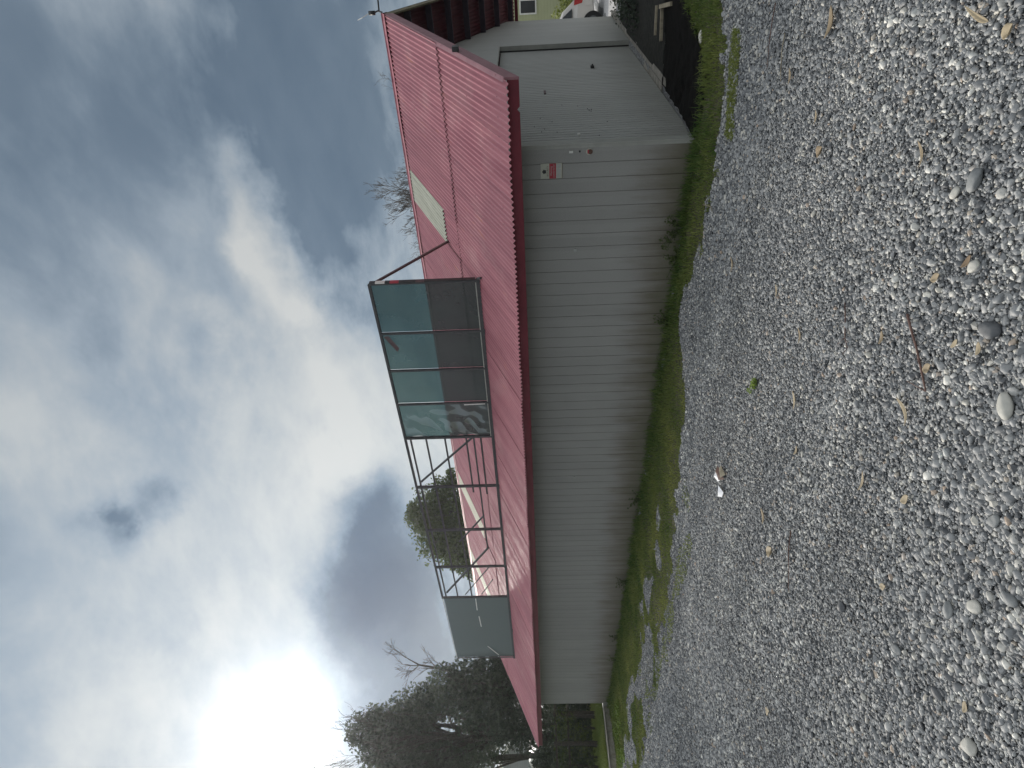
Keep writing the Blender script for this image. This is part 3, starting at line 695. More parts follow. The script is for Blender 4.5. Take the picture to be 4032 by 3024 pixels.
# big sliding door of narrow ribbed sheet
V1, F1 = ribwall('x', xw + .04, dx1 - .004, -.07, lambda p_: min(dz1 - .02, ze + slope * (p_ - xe) - .06), .088, .030, .015, yw0 + .092, -1)
dr = mesh_np('sliding_door', V1, F1, M_gable, shed); dr['label'] = 'wide grey ribbed metal door'
dr_ = dr
fr_ = MB(); fr_.box((dx1 - .003, yw0 - .006, -.09), (dx1 + .012, yw0 + .066, dz1 + .012)); fr_.build('door_jamb', M_trim, shed)
MB().box((dx1 - .002, yw0 + .067, -.09), (dx1 + .0, yw0 + .089, dz1)).build('door_gap', M_black, shed)
MB().box((7.0, yw0 - .006, dz1 - .008), (dx1 + .012, yw0 + .027, dz1 + .012)).build('door_head', M_trim, shed)
MB().box((8.7, yw0 + .01, -.12), (xw2 + .02, yw0 + .2, -.085)).box((7.6, yw0 - .10, -.16), (xw2 + .02, yw0 - .012, -.075)).build('floor_slab', M_conc, shed)
# fittings on the gable and the wall
MB().box((8.78, yw0 + .078, 1.49), (8.94, yw0 + .094, 1.52)).build('door_bracket', M_steelr, shed)
hb_ = MB(); hb_.box((10.16, yw0 + .055, .685), (10.24, yw0 + .09, .74), bev=.008); hb_.cyl((10.2, yw0 + .035, .712), (10.2, yw0 + .056, .712), .012); hb_.build('door_lock', M_black, shed)
MB().box((6.94, yw0 + .078, 1.165), (6.98, yw0 + .094, 1.20), bev=.004).build('wall_socket', M_white, shed)
for (a_, z_, l_) in ((7.90, .97, .05), (7.93, .94, .035), (7.86, .95, .03), (7.97, .985, .025), (7.33, 1.68, .02), (7.22, 1.56, .018), (7.12, 1.60, .02), (7.5, 1.46, .018), (7.66, 1.60, .02), (7.08, 1.42, .018), (8.2, 1.3, .016), (6.9, .95, .02), (8.12, 1.1, .016), (7.4, .8, .018)):
    MB().box((a_, yw0 + .0862, z_), (a_ + l_, yw0 + .0912, z_ + .010)).build('scuff_mark', M_black, shed)
def fit(name, y, z, w, h_, mat, label, dep=.014):
    o = MB().box((xw - dep, y - w / 2, z - h_ / 2), (xw - .001, y + w / 2, z + h_ / 2), bev=.003).build(name, mat, shed); o['label'] = label; return o
fit('cable_clip', 2.145, 1.314, .024, .042, M_white, 'small white socket near the wall corner')
fit('screw_plate', 2.144, 1.222, .014, .018, M_black, 'tiny dark screw plate')
stk = MB(); stk.cyl((xw - .004, 2.150, 1.120), (xw - .0005, 2.150, 1.120), .034, 24, 0); stk.cyl((xw - .0075, 2.152, 1.110), (xw - .0045, 2.152, 1.110), .027, 20, 1)
stk.box((xw - .009, 2.128, 1.125), (xw - .0078, 2.170, 1.140), 2); stk.build('round_sticker', [M_cream, M_litter, M_red], shed)
fit('vent_plate', 3.297, 1.244, .035, .036, M_pale, 'small pale plate on the long wall')
for (y_, z_) in ((7.43, 1.164), (8.75, 1.39), (11.59, 1.25)):
    fit('wall_fixing', y_, z_, .04, .022, M_trim, 'tiny fixing on the long wall', .01)
fl = MB(); fl.box((7.20, y0r - .07, 2.50), (7.29, y0r - .016, 2.57), bev=.008); fl.build('lamp_bracket', M_black, shed)
# bottom sill of the long wall
MB().box((xw + .003, yw0 + .05, -.08), (xw + .02, yw1, -.01)).build('base_plate', M_conc, shed)

# ------------------------------------------------------------------ warning sign on the wall
sg = empty('warning_sign', (xw, 2.34, 1.5)); tag(sg, 'small cream and red security warning sign screwed near the wall corner', 'sign')
def wbox(y0, z0, y1, z1, x0, x1): return MB().box((xw - x1, y0, z0), (xw - x0, y1, z1))
SY0, SY1, SZ0, SZ1 = 2.258, 2.422, 1.405, 1.642
wbox(SY0, SZ0, SY1, SZ1, .002, .008).build('board', M_cream, sg)
wbox(SY0, 1.475, SY1, 1.548, .0085, .0095).build('red_band', M_red, sg)
for k in range(3): wbox(SY0 + .008 + k * .052, 1.424, SY0 + .052 + k * .052, 1.471, .0085, .0105).build('symbol_tile', M_pale, sg)
pg = MB()
cyy, czz = 2.345, 1.603; R1 = .026
pts = [(xw - .0115, cyy + (R1 if k % 2 == 0 else R1 * .72) * math.sin(k * math.pi / 5), czz + (R1 if k % 2 == 0 else R1 * .72) * math.cos(k * math.pi / 5)) for k in range(10)]
bk = [(xw - .008, p[1], p[2]) for p in pts]
pg.add(pts + bk, [tuple(range(9, -1, -1))] + [(k, (k + 1) % 10, 10 + (k + 1) % 10, 10 + k) for k in range(10)]); pg.build('emblem', M_black, sg)
def text(body, size, loc, mat, parent, name='lettering'):
    cu = bpy.data.curves.new(name, 'FONT'); cu.body = body; cu.size = size * S; cu.extrude = .0006; cu.align_x = 'CENTER'; cu.align_y = 'CENTER'
    tmp = bpy.data.objects.new('tmp', cu); COL.objects.link(tmp)
    dg = bpy.context.evaluated_depsgraph_get(); me = bpy.data.meshes.new_from_object(tmp.evaluated_get(dg)); bpy.data.objects.remove(tmp)
    me.materials.clear(); me.materials.append(mat); me.name = name
    o = bpy.data.objects.new(name, me); COL.objects.link(o)
    o.matrix_world = Matrix.Translation(Vector(loc) * S) @ Matrix(((0, 0, -1, 0), (-1, 0, 0, 0), (0, 1, 0, 0), (0, 0, 0, 1)))
    mw = o.matrix_world.copy(); o.parent = parent; o.matrix_parent_inverse = Matrix.Translation(-parent.location); o.matrix_basis = mw
    return o
text('SECURITY', .026, (xw - .0095, 2.34, 1.565), M_brown, sg)
text('Warning', .030, (xw - .0100, 2.34, 1.527), M_pale, sg)
text('ALARMED PREMISES', .0165, (xw - .0100, 2.34, 1.497), M_pale, sg)
wbox(SY0, 1.405, SY1, 1.411, .0085, .0095).build('lower_line', M_brown, sg)

# ------------------------------------------------------------------ billboard frame on the roof
XS = 7.173
bf = empty('billboard_frame', (XS, 4.13, 2.51)); tag(bf, 'dark steel billboard frame standing on the red roof, partly covered with smoky plastic', 'billboard frame')
def yz(y, z, dx=0): return (XS + dx, y, z)
def part(name, p, q, w, mat=M_steel, h_=None): return MB().bar(p, q, w, h_).build(name, mat, bf)
zb, zt = 2.525, 4.070
part('bottom_rail', yz(4.10, zb), yz(15.65, zb), .05)
part('top_rail', yz(4.13, zt), yz(12.56, zt), .038)
part('top_rail', yz(12.56, zt), yz(15.62, zt - .012), .016, M_edge)
for y_ in (4.98, 5.70, 6.42, 7.225, 8.552, 9.919, 11.269, 12.538, 13.35, 14.1, 14.85):
    part('upright', yz(y_, zb, -.012 if y_ < 7 else (.05 if y_ > 13 else 0)), yz(y_, zt - .01, -.012 if y_ < 7 else (.05 if y_ > 13 else 0)), .042 if y_ > 7 and y_ < 13 else .032)
part('upright', yz(4.13, zb), yz(4.13, zt), .03)
part('upright', yz(15.62, zb), yz(15.62, zt), .022)
for (z_, a_, b_) in ((3.985, 7.22, 12.54), (3.71, 7.22, 12.54), (3.377, 7.22, 12.54), (3.002, 7.22, 8.753), (2.868, 7.22, 10.641), (2.745, 7.22, 8.815)):
    part('cross_rail', yz(a_, z_, .02), yz(b_, z_, .02), .028)
for (a_, b_, w_) in (((7.281, 2.881), (8.443, 3.967), .030), ((9.521, 2.862), (10.40, 3.45), .026), ((10.641, 2.86), (12.391, 3.954), .034), ((11.287, 2.847), (12.507, 3.536), .018), ((11.88, 2.847), (12.5, 3.147), .016)):
    part('diagonal_brace', yz(*a_, .045), yz(*b_, .045), w_)
part('roof_stay', (XS + .01, 4.14, 4.04), (8.431, 4.134, 3.048), .030, M_steelr)
for y_ in (4.98, 8.55, 11.27, 14.1): MB().box((XS - .05, y_ - .05, 2.49), (XS + .05, y_ + .05, 2.512)).build('foot_plate', M_steel, bf)
MB().bar((XS - .12, 4.03, 2.47), (XS, 4.10, 2.52), .03).build('foot_bracket', M_steel, bf)
# plastic sheets
def film_sheet(ya, yb, za, zb_, wr, mat, label, nu=30, nv=40):
    def fn(u, v):
        y_ = ya + (yb - ya) * u; z_ = za + (zb_ - za) * v
        w_ = .008 * math.sin(v * 5 + ya) * math.sin(u * math.pi)
        if wr:
            q = mnoise.noise(Vector((u * 3.6, v * 3.2 + u * 2, 2.0))); q2 = abs(mnoise.noise(Vector((u * 2.2 + v * 2.6, v * 6.5, 7.0))))
            w_ += (.10 * q + .16 * (q2 - .2)) * u ** 1.3 * (1 - v * .75) * (1 - abs(2 * v - 1) ** 6)
            y_ += .02 * q
        return (XS + .022 + w_, y_, z_)
    o = MB().sheet(fn, nu, nv).build('plastic_sheet', mat, bf, True); o['label'] = label; return o
for i_, (a_, b_) in enumerate(((4.15, 4.97), (4.99, 5.69), (5.71, 6.41))): film_sheet(a_, b_, zb + .02, zt - .015, 0, M_film, 'taut smoky plastic sheet')
film_sheet(6.43, 7.21, zb + .02, zt - .015, 1, M_film, 'crumpled torn smoky plastic sheet', 60, 90)
film_sheet(12.55, 15.61, zb + .02, zt - .02, 0, M_film2, 'dark plastic sheet at the far end', 60, 30)
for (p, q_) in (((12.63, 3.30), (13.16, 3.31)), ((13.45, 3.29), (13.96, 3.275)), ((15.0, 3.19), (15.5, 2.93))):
    MB().bar(yz(p[0], p[1], .008), yz(q_[0], q_[1], .008), .004, .022).build('ridge_through_film', M_white, bf)  # white strips standing in for the bright ridge and gable edge behind the film
for (a_, b_) in ((4.15, 4.96), (5.0, 5.68), (5.72, 6.40), (6.44, 7.2)):
    MB().box((XS - .028, a_, zb + .026), (XS - .02, b_, zb + .040)).build('sheet_edging', M_edge, bf)
for (z0, z1, mt, lb) in ((3.98, 4.06, M_steel, 'grey'), (3.84, 3.975, M_white, 'white'), (3.77, 3.838, M_black, 'black'), (3.64, 3.768, M_red, 'red'), (3.40, 3.638, M_black, 'black'), (3.28, 3.398, M_steelr, 'brown'), (2.56, 3.278, M_black, 'black')):
    MB().box((XS - .030, 4.095, z0), (XS + .03, 4.112, z1)).build('banner_edge', mt, bf)['label'] = lb + ' piece of the old banner wrapped round the frame end'
st_ = MB()
st_.add([(XS - .03, 5.02, 4.03), (XS - .05, 5.30, 3.86), (XS - .04, 5.24, 3.82), (XS - .03, 5.01, 3.95)], [(0, 1, 2, 3)]); st_.build('torn_flap', M_steelr, bf)
bl = MB(); bl.add([(XS - .03, 6.45, 2.60), (XS - .03, 6.46, 2.95), (XS - .03, 6.435, 2.95), (XS - .03, 6.432, 2.60)], [(0, 1, 2, 3)]); bl.build('pale_tape', M_white, bf)

# ------------------------------------------------------------------ wire bracket and overhead cable at the ridge
wb = empty('wire_bracket', (xr, y0r, zr)); tag(wb, 'black insulator bracket on the near end of the roof ridge', 'wire bracket')
b = MB(); b.tube([(xr, y0r - .03, zr + .03), (xr + .02, y0r - .05, zr + .10), (xr + .0, y0r - .03, zr + .16)], .012, 8); b.build('bracket_arm', M_steel, wb)
MB().cyl((xr, y0r - .03, zr + .14), (xr, y0r - .03, zr + .235), .030, 12).build('insulator', M_black, wb, True)
pts = []
for k in range(13):
    t_ = k / 12; pts.append(Vector((xr + .02, y0r - .05, zr + .08)).lerp(Vector((xr + 7, y0r - 9, zr + 1.6)), t_) + Vector((0, 0, -.9 * 4 * t_ * (1 - t_) * .25)))
cb = MB().tube(pts, .012, 6).build('overhead_cable', M_black, None, True); tag(cb, 'dark overhead cable leaving the near end of the ridge', 'cable')
MB().tube([(xr, y0r - .03, zr + .23), (xr - .03, y0r + .02, zr + .34), (xr - .01, y0r + .05, zr + .42)], .005, 5).build('wire_tail', M_white, wb)

# ------------------------------------------------------------------ trees
def branch(mb, p, d, l, r_, lev, spread, tips, up_=.15, nseg=4, kids=(3, 5), ratio=.62, mn=.004, n=6):
    p = Vector(p); d = Vector(d).normalized(); pts = [p.copy()]; rad = [r_]
    for i in range(nseg):
        d = (d + Vector((random.gauss(0, .16), random.gauss(0, .16), random.gauss(0, .12) + up_ * .3))).normalized()
        p = p + d * (l / nseg); pts.append(p.copy()); rad.append(max(mn, r_ * (1 - .62 * (i + 1) / nseg)))
    mb.tube(pts, rad, n if lev > 1 else 4)
    if lev == 0: tips.append(p.copy()); return
    for k in range(random.randint(*kids)):
        i = random.randint(max(1, nseg // 2), nseg); q = pts[i]
        ax = Vector((random.gauss(0, 1), random.gauss(0, 1), random.gauss(0, 1))).normalized()
        nd = (d + ax * spread + Vector((0, 0, up_))).normalized()
        branch(mb, q, nd, l * ratio * random.uniform(.75, 1.15), rad[i] * .72, lev - 1, spread, tips, up_, nseg, kids, ratio, mn, n)
def bare_tree(name, base, h_, r_, lev, label, spread=.75, lean=(0, 0, 1), kids=(3, 5), ratio=.68, mn=.006, up_=.2, mat=None, group=None):
    root = empty(name, base); tag(root, label, 'tree', group)
    mb = MB(); mb.tube([base, Vector(base) + Vector(lean) * h_ * .5], [r_, r_ * .75], 8); mb.build('trunk', mat or M_twig, root, True)
    mb = MB(); tips = []
    for k in range(5 if lev > 3 else 3):
        dd = Vector(lean) + Vector((random.gauss(0, .35), random.gauss(0, .35), 0))
        branch(mb, Vector(base) + Vector(lean) * h_ * .5 * random.uniform(.75, 1), dd, h_ * .33, r_ * .6, lev, spread, tips, up_, 4, kids, ratio, mn, 5)
    mb.build('branches', mat or M_twig, root, True); return root
def foliage(centres, radii, per, size, name, mat, parent, squash=.8, seed=0, holes=0.0):
    r_ = np.random.default_rng(seed); Vs = []; tn_ = []
    for c, R_ in zip(centres, radii):
        m_ = int(per * (R_ ** 2)); 
        v = r_.normal(size=(m_, 3)); v /= np.linalg.norm(v, axis=1)[:, None]
        rr = R_ * (r_.random(m_) ** .38) * (1 + .25 * (vnoise(v[:, 0] * 3 + c[0], v[:, 1] * 3 + v[:, 2] * 2, 1.7, seed) - .5) * 2)
        p = v * rr[:, None] * np.array([1, 1, squash]) + np.array(c)
        ck = vnoise(p[:, 0] * 1.0 + p[:, 2] * .7, p[:, 1] - p[:, 2] * .9, 1.6 / max(.3, R_) * 2, seed + 1)
        p = p[ck > holes]; m_ = len(p)
        a = r_.normal(size=(m_, 3)); a /= np.linalg.norm(a, axis=1)[:, None]; b_ = np.cross(a, r_.normal(size=(m_, 3))); b_ /= np.linalg.norm(b_, axis=1)[:, None]
        sz = size * r_.uniform(.5, 1.4, m_)[:, None]
        Vs.append(np.stack([p - a * sz * .5, p + b_ * sz * .3, p + a * sz * .6, p - b_ * sz * .3], 1).reshape(-1, 3))
        tn_.append(np.repeat(np.clip(.5 * r_.random(m_) + .5 * vnoise(p[:, 0], p[:, 1] + p[:, 2], 1.1, seed + 2), 0, 1), 4))
    Vv = np.concatenate(Vs); T = np.arange(len(Vv)).reshape(-1, 4)
    return mesh_np(name, Vv, T, mat, parent, attrs={'tone': ('FLOAT', 'POINT', np.concatenate(tn_))})
def leafy_tree(name, base, clumps, label, mat, per=900, size=.16, seed=1, holes=.25, r_=.25, cat='tree', squash=.85, group=None):
    root = empty(name, base); tag(root, label, cat, group)
    mb = MB(); top = max(clumps, key=lambda c: c[2])
    mid = Vector(base).lerp(Vector(top[:3]), .55) + Vector((random.gauss(0, .2), random.gauss(0, .2), 0))
    mb.tube([base, Vector(base).lerp(mid, .5) + Vector((random.gauss(0, .1), 0, 0)), mid, top[:3]], [r_, r_ * .8, r_ * .55, r_ * .12], 9); mb.build('trunk', M_bark, root, True)
    mb = MB()
    for c in clumps:
        s_ = Vector(base).lerp(mid, random.uniform(.55, 1)); e_ = Vector(c[:3]); m_ = s_.lerp(e_, .5) + Vector((random.gauss(0, .15), random.gauss(0, .15), .12))
        mb.tube([s_, m_, e_], [r_ * .35, r_ * .22, r_ * .05], 6)
        tips = []
        for k in range(5): branch(mb, m_.lerp(e_, .7), (random.gauss(0, 1), random.gauss(0, 1), random.uniform(.2, 1)), c[3] * .75, r_ * .08, 1, .8, tips, .3, 3, (2, 4), .7, .008, 4)
    mb.build('limbs', M_bark, root, True)
    foliage([c[:3] for c in clumps], [c[3] for c in clumps], per, size, 'crown', mat, root, squash, seed, holes)
    return root
def C3(X, Y, dpt, r_): p = at(X, Y, dpt); return (p[0], p[1], p[2], r_ * dpt / F)
def gp(X, Y, dpt, z=0.0): p = at(X, Y, dpt); return (p[0], p[1], z)
# green tree behind the middle of the roof
D = 26
leafy_tree('evergreen_tree', gp(1800, 2060, D), [C3(1690, 2010, D, 95), C3(1720, 2090, D, 110), C3(1780, 1990, D, 100), C3(1810, 2130, D, 110), C3(1860, 2050, D, 130), C3(1640, 2030, D, 55),
           C3(1790, 2190, D, 55), C3(1840, 2210, D, 60), C3(1740, 1920, D, 50), C3(1800, 1880, D, 50), C3(1850, 1860, D, 40), C3(1770, 1870, D, 22), C3(1730, 2140, D, 55), C3(1620, 2010, D, 26), C3(1870, 2250, D, 40)],
           'rounded green tree rising behind the roof ridge between the frame bars', M_leafG, 2100, .12, 5, .10, .16)
# bare trees behind the ridge
p_ = gp(1700, 705, 22)
bare_tree('bare_tree', (p_[0], p_[1], 0), 6.3, .11, 5, 'round leafless tree showing above the roof ridge beside the skylight', .45, (0, 0, 1), (3, 4), .60, .0042, .16)
p_ = gp(1700, 610, 21)
bare_tree('bare_tree', (p_[0], p_[1], 0), 6.2, .05, 4, 'thin leafless treetop just right of the round bare tree above the ridge', .8, (0, 0, 1), (3, 4), .58, .0035, .14)
p_ = gp(1700, 985, 24)
bare_tree('bare_tree', (p_[0], p_[1], 0), 6.5, .05, 4, 'faint leafless twigs peeping over the ridge beside the roof stay', .8, (0, 0, 1), (3, 4), .58, .0035, .14)
# tall dark tree clump in front of the sun
D = 25
leafy_tree('dark_tree', gp(2100, 2900, D), [C3(1420, 2880, D, 60), C3(1500, 2880, D, 85), C3(1480, 2960, D, 70), C3(1580, 2850, D, 95), C3(1560, 2950, D, 90), C3(1650, 2800, D, 90), C3(1640, 2900, D, 70), C3(1620, 3010, D, 95),
           C3(1700, 2760, D, 75), C3(1700, 3020, D, 80), C3(1390, 2900, D, 28), C3(1470, 2820, D, 40), C3(1550, 3080, D, 90), C3(1800, 3000, D, 75), C3(1850, 2860, D, 70), C3(1700, 2900, D, 45), C3(1760, 2960, D, 70), C3(1660, 2850, D, 60), C3(1900, 2930, D, 60), C3(1760, 2780, D, 50)],
           'tallest dark tree, thick with creeper, in front of the low sun', M_leafD, 2100, .12, 11, .20, .16)
D = 23
leafy_tree('dark_tree', gp(2100, 2720, D), [C3(1760, 2700, D, 75), C3(1830, 2680, D, 80), C3(1850, 2760, D, 90), C3(1920, 2660, D, 75), C3(1930, 2740, D, 95), C3(1990, 2640, D, 60), C3(2000, 2700, D, 90), C3(2010, 2790, D, 90), C3(1970, 2850, D, 70), C3(2060, 2650, D, 60), C3(1890, 2610, D, 28), C3(2060, 2880, D, 70), C3(1950, 2590, D, 30)],
           'low spreading dark tree just behind the far end of the red roof', M_leafD, 2000, .12, 13, .14, .14)
D = 29
leafy_tree('poplar_tree', gp(2100, 2990, D), [C3(1600, 2990, D, 80), C3(1720, 2960, D, 60), C3(1840, 2960, D, 55), C3(1880, 3020, D, 70), C3(1950, 2940, D, 60), C3(1940, 2870, D, 60), C3(1660, 3060, D, 80), C3(1780, 3080, D, 80)],
           'looser leafy tree at the picture edge beside the tallest dark tree', M_leafD, 1500, .12, 17, .26, .14)
# leafless limb leaning out of the clump
p0 = at(1860, 2690, 24); pa = at(1790, 2640, 24); pb = at(1720, 2630, 24); pc = at(1650, 2618, 24); pd = at(1600, 2590, 24)
root = empty('bare_tree', (p0[0], p0[1], 0)); tag(root, 'leafless leaning tree with a forked top beside the billboard end', 'tree')
MB().tube([(p0[0], p0[1], 0), p0], [.12, .09], 8).build('trunk', M_bark, root, True)
mb = MB(); mb.tube([p0, pa, pb, pc, pd], [.075, .06, .045, .03, .012], 7); tips = []
for (q, dd, l_) in ((pb, at(1640, 2660, 24) - pb, .6), (pc, at(1560, 2640, 24) - pc, .6), (pc, at(1580, 2570, 24) - pc, .7), (pb, at(1630, 2590, 24) - pb, .5), (pa, at(1680, 2600, 24) - pa, .7), (pd, at(1540, 2600, 24) - pd, .5), (pc, at(1600, 2680, 24) - pc, .6)):
    branch(mb, q, dd, l_, .022, 2, .7, tips, .1, 4, (3, 4), .7, .006, 5)
mb.build('branches', M_bark, root, True)
p_ = gp(2000, 2575, 24)
bare_tree('bare_tree', (p_[0], p_[1], 0), 4.0, .028, 4, 'small leafless tree at the far corner of the billboard', .8, (0, 0, 1), (3, 4), .6, .004, .14, M_bark)
p_ = gp(1400, 2860, 25.5)
bare_tree('bare_tree', (p_[0], p_[1], 0), 9.0, .07, 4, 'wispy leafless top sticking out above the tallest dark tree', .6, (0, 0, 1), (3, 4), .55, .004, .25, M_bark)

# dark hedge bank and shrubs beyond the lawn
def hedge(name, pts, label, mat, per=1300, size=.10, seed=3, holes=.12):
    root = empty(name, (pts[0][0], pts[0][1], 0)); tag(root, label, 'hedge')
    for p in pts[::2]: MB().tube([(p[0], p[1], -.6 if p[2] < 0 else 0), (p[0] + .1, p[1], p[2])], [.05, .02], 5).build('stem', M_bark, root)
    foliage([p[:3] for p in pts], [p[3] for p in pts], per, size, 'leaves', mat, root, .95, seed, holes); return root
def gline(Xa, Ya, Xb, Yb, dpt, n_, z, r_):
    out = []
    for i in range(n_):
        p = at(Xa + (Xb - Xa) * i / (n_ - 1), Ya + (Yb - Ya) * i / (n_ - 1), dpt); out.append((p[0] + random.uniform(-.2, .2), p[1] + random.uniform(-.2, .2), z + random.uniform(-.12, .12), r_ * random.uniform(.8, 1.2)))
    return out
hedge('hedge', gline(2250, 2600, 2250, 3120, 22.5, 12, .35, .62) + gline(2250, 2620, 2250, 3120, 22.8, 12, 1.0, .60), 'dense shadowy hedge closing the lawn beyond the shed', M_leafD, 1700, .10, 3, .08)
hedge('hedge', gline(2200, 2840, 2150, 3100, 20.5, 6, 1.15, .34) + gline(2250, 2860, 2200, 3100, 20.5, 5, .55, .36), 'twiggy olive shrubs in front of the shadowy hedge', M_leafG, 1100, .08, 4, .35)
hedge('hedge', gline(2100, 2620, 2080, 3100, 25, 10, 1.7, .7), 'taller dark shrubbery rising behind the shadowy hedge', M_leafD, 1400, .11, 6, .15)
# timber rail fence glimpsed in the hedge
fe = empty('rail_fence', gp(2250, 2850, 21)); tag(fe, 'dim timber rail fence in front of the dark hedge', 'fence')
fa_, fb_ = gp(2250, 2700, 21), gp(2250, 3060, 20)
for z_ in (1.05, 1.42): MB().bar((fa_[0], fa_[1], z_), (fb_[0], fb_[1], z_ + .02), .06).build('rail', M_bark, fe)
for t_ in (0, .33, .66, 1):
    q = Vector(fa_).lerp(Vector(fb_), t_); MB().box((q.x - .05, q.y - .05, 0), (q.x + .05, q.y + .05, 1.5)).build('post', M_bark, fe)

# block edging beyond the shed corner
ke = empty('block_edging', (6.2, 16.6, 0)); tag(ke, 'low pale block edging running from the far shed corner', 'edging')
MB().box((6.30, 16.52, -.05), (6.46, 16.74, .205), bev=.006).build('end_block', M_trim, ke)
kx = 6.28
for k in range(30):
    w_ = .30; MB().box((kx - w_ + .006, 16.60 - .03 * k * .2, -.05), (kx, 16.72 - .03 * k * .2, .16 + random.uniform(-.008, .008)), bev=.01).build('block', M_block, ke)
    kx -= w_
MB().box((-2.7, 16.56, .165), (6.28, 16.80, .19)).build('coping', M_conc, ke).rotation_euler = (0, 0, 0)

# houses beyond the trees
def house(name, c, fw, dp, wh, rh, label, mw, mr, yaw=0., wins=(), barge_m=None):
    """front faces the camera; local x along the front"""
    root = empty(name, (c[0], c[1], c[2])); tag(root, label, 'house')
    a = math.atan2(c[1], c[0]) - math.pi / 2 + yaw; R_ = Matrix.Rotation(a, 3, 'Z')
    def T(p): q = R_ @ Vector(p); return (c[0] + q.x, c[1] + q.y, c[2] + q.z)
    def bx(mb, a_, b_):
        m2 = MB().box(a_, b_); mb.add([T(v) for v in m2.V], m2.F); return mb
    w = MB(); w.add([T(v) for v in [(-fw / 2, 0, 0), (fw / 2, 0, 0), (fw / 2, 0, wh), (0, 0, wh + rh), (-fw / 2, 0, wh), (-fw / 2, dp, 0), (fw / 2, dp, 0), (fw / 2, dp, wh), (0, dp, wh + rh), (-fw / 2, dp, wh)]],
                    [(0, 1, 2, 3, 4), (9, 8, 7, 6, 5), (1, 6, 7, 2), (5, 0, 4, 9)]); w.build('wall', mw, root)
    rf = MB()
    for s_ in (-1, 1):
        rf.add([T(v) for v in [(s_ * (fw / 2 + .35), -.4, wh - .35 * rh / (fw / 2)), (0, -.4, wh + rh), (0, dp + .4, wh + rh), (s_ * (fw / 2 + .35), dp + .4, wh - .35 * rh / (fw / 2)),
                               (s_ * (fw / 2 + .35), -.4, wh - .35 * rh / (fw / 2) + .09), (0, -.4, wh + rh + .09), (0, dp + .4, wh + rh + .09), (s_ * (fw / 2 + .35), dp + .4, wh - .35 * rh / (fw / 2) + .09)]],
               [(0, 1, 2, 3), (7, 6, 5, 4), (0, 4, 5, 1), (2, 6, 7, 3), (3, 7, 4, 0)])
    ro = rf.build('roof', mr, root)
    if barge_m:
        for s_ in (-1, 1): MB().bar(T((s_ * (fw / 2 + .36), -.43, wh - .35 * rh / (fw / 2))), T((0, -.43, wh + rh)), .05, .16).build('barge_board', barge_m, root)
    for (x0, z0, x1, z1) in wins:
        f = bx(MB(), (x0, -.05, z0), (x1, .02, z1)).build('window', M_white, root)
        g_ = bx(MB(), (x0 + .06, -.06, z0 + .06), (x1 - .06, -.052, z1 - .06)).build('pane', M_glass, f)
        f['label'] = 'dark window in a pale frame'
        bx(MB(), ((x0 + x1) / 2 - .02, -.07, z0 + .06), ((x0 + x1) / 2 + .02, -.061, z1 - .06)).build('glazing_bar', M_white, f)
    return root, T
M_glass = material('window_glass', (.015, .018, .020), .08)[0]
def board_mat(name, c1, c2, pitch, axis=2):
    m, t, b = material(name, rough=.7); co = objco(t); a = xyz(t, co)[axis]
    fr = tmath(t, 'FRACT', tmath(t, 'DIVIDE', a, pitch)); c = tmix(t, tnoise(t, co, 2, 6), c1, c2)
    c = tmix(t, trange(t, fr, .0, .09, .55, 0), c, tuple(x * .4 for x in c1)); t.links.new(c, b.inputs['Base Color']); return m
M_housec = board_mat('pale_green_boards', (.34, .36, .21), (.42, .44, .27), .16, 2)
M_houseg = board_mat('grey_house_boards', (.20, .22, .22), (.27, .29, .29), .2)
M_roofg = mk('grey_roof_iron', (.35, .36, .38), (.46, .47, .49), 4, .5)
M_roofd = mk('dark_roof_tiles', (.07, .075, .08), (.12, .125, .13), 6, .7)
hp = at(2200, 40, 30)
# pale house seen under the far eave
rt, T = house('house', (hp[0], hp[1], -.64), 9, 7, 3.3, 2.0, 'pale green boarded house seen past the shed gable', M_housec, M_roofd, 0.0, [(-.1, 1.78, .95, 2.52), (2.2, 1.0, 3.3, 2.2)])
hp = at(2010, 3010, 48)
house('house', (hp[0], hp[1], 0), 7.5, 7, 2.7, 2.2, 'distant grey gabled house behind the trees at the picture edge', M_houseg, M_roofg, 0.35, [(-1.6, 1.0, -.4, 2.1), (.6, 1.0, 1.6, 2.1)], M_white)
hp = at(2060, 2975, 40)
house('garage', (hp[0], hp[1], 0), 4.5, 5, 1.7, .9, 'small distant outbuilding with a pale grey roof and white barge boards', M_houseg, M_roofg, -0.9, [(-1.0, .6, .2, 1.3)], M_white)

# hedges and car beyond the gable
q = at(2225, 30, 26)
hedge('hedge', [(q[0] + dx_, q[1] + dy_, -.2 + .3 * (i_ % 2), .62) for i_, (dx_, dy_) in enumerate(((0, 0), (.7, -.7), (-.7, .7), (1.4, -1.4), (-1.4, 1.4), (.3, .4), (1.0, -.2)))], 'yellow-green bushes behind the parked car', M_leafY, 1300, .10, 8, .2)
q = at(2260, 30, 23)
hedge('hedge', [(q[0] + dx_, q[1] + dy_, -.35 + .3 * (i_ % 2), .5) for i_, (dx_, dy_) in enumerate(((0, 0), (.6, -.7), (-.6, .7), (1.2, -1.4), (-1.2, 1.4)))], 'dark green bushes right behind the car roof', M_leafD, 1300, .10, 9, .1)
sh_ = empty('shrub', (11.2, 1.5, 0)); tag(sh_, 'dark low creeper shrub spreading over the apron edge by the gable', 'shrub')
MB().tube([(11.4, 1.6, -.15), (11.2, 1.5, .05), (11.0, 1.4, .15)], [.02, .015, .01], 6).build('stems', M_bark, sh_)
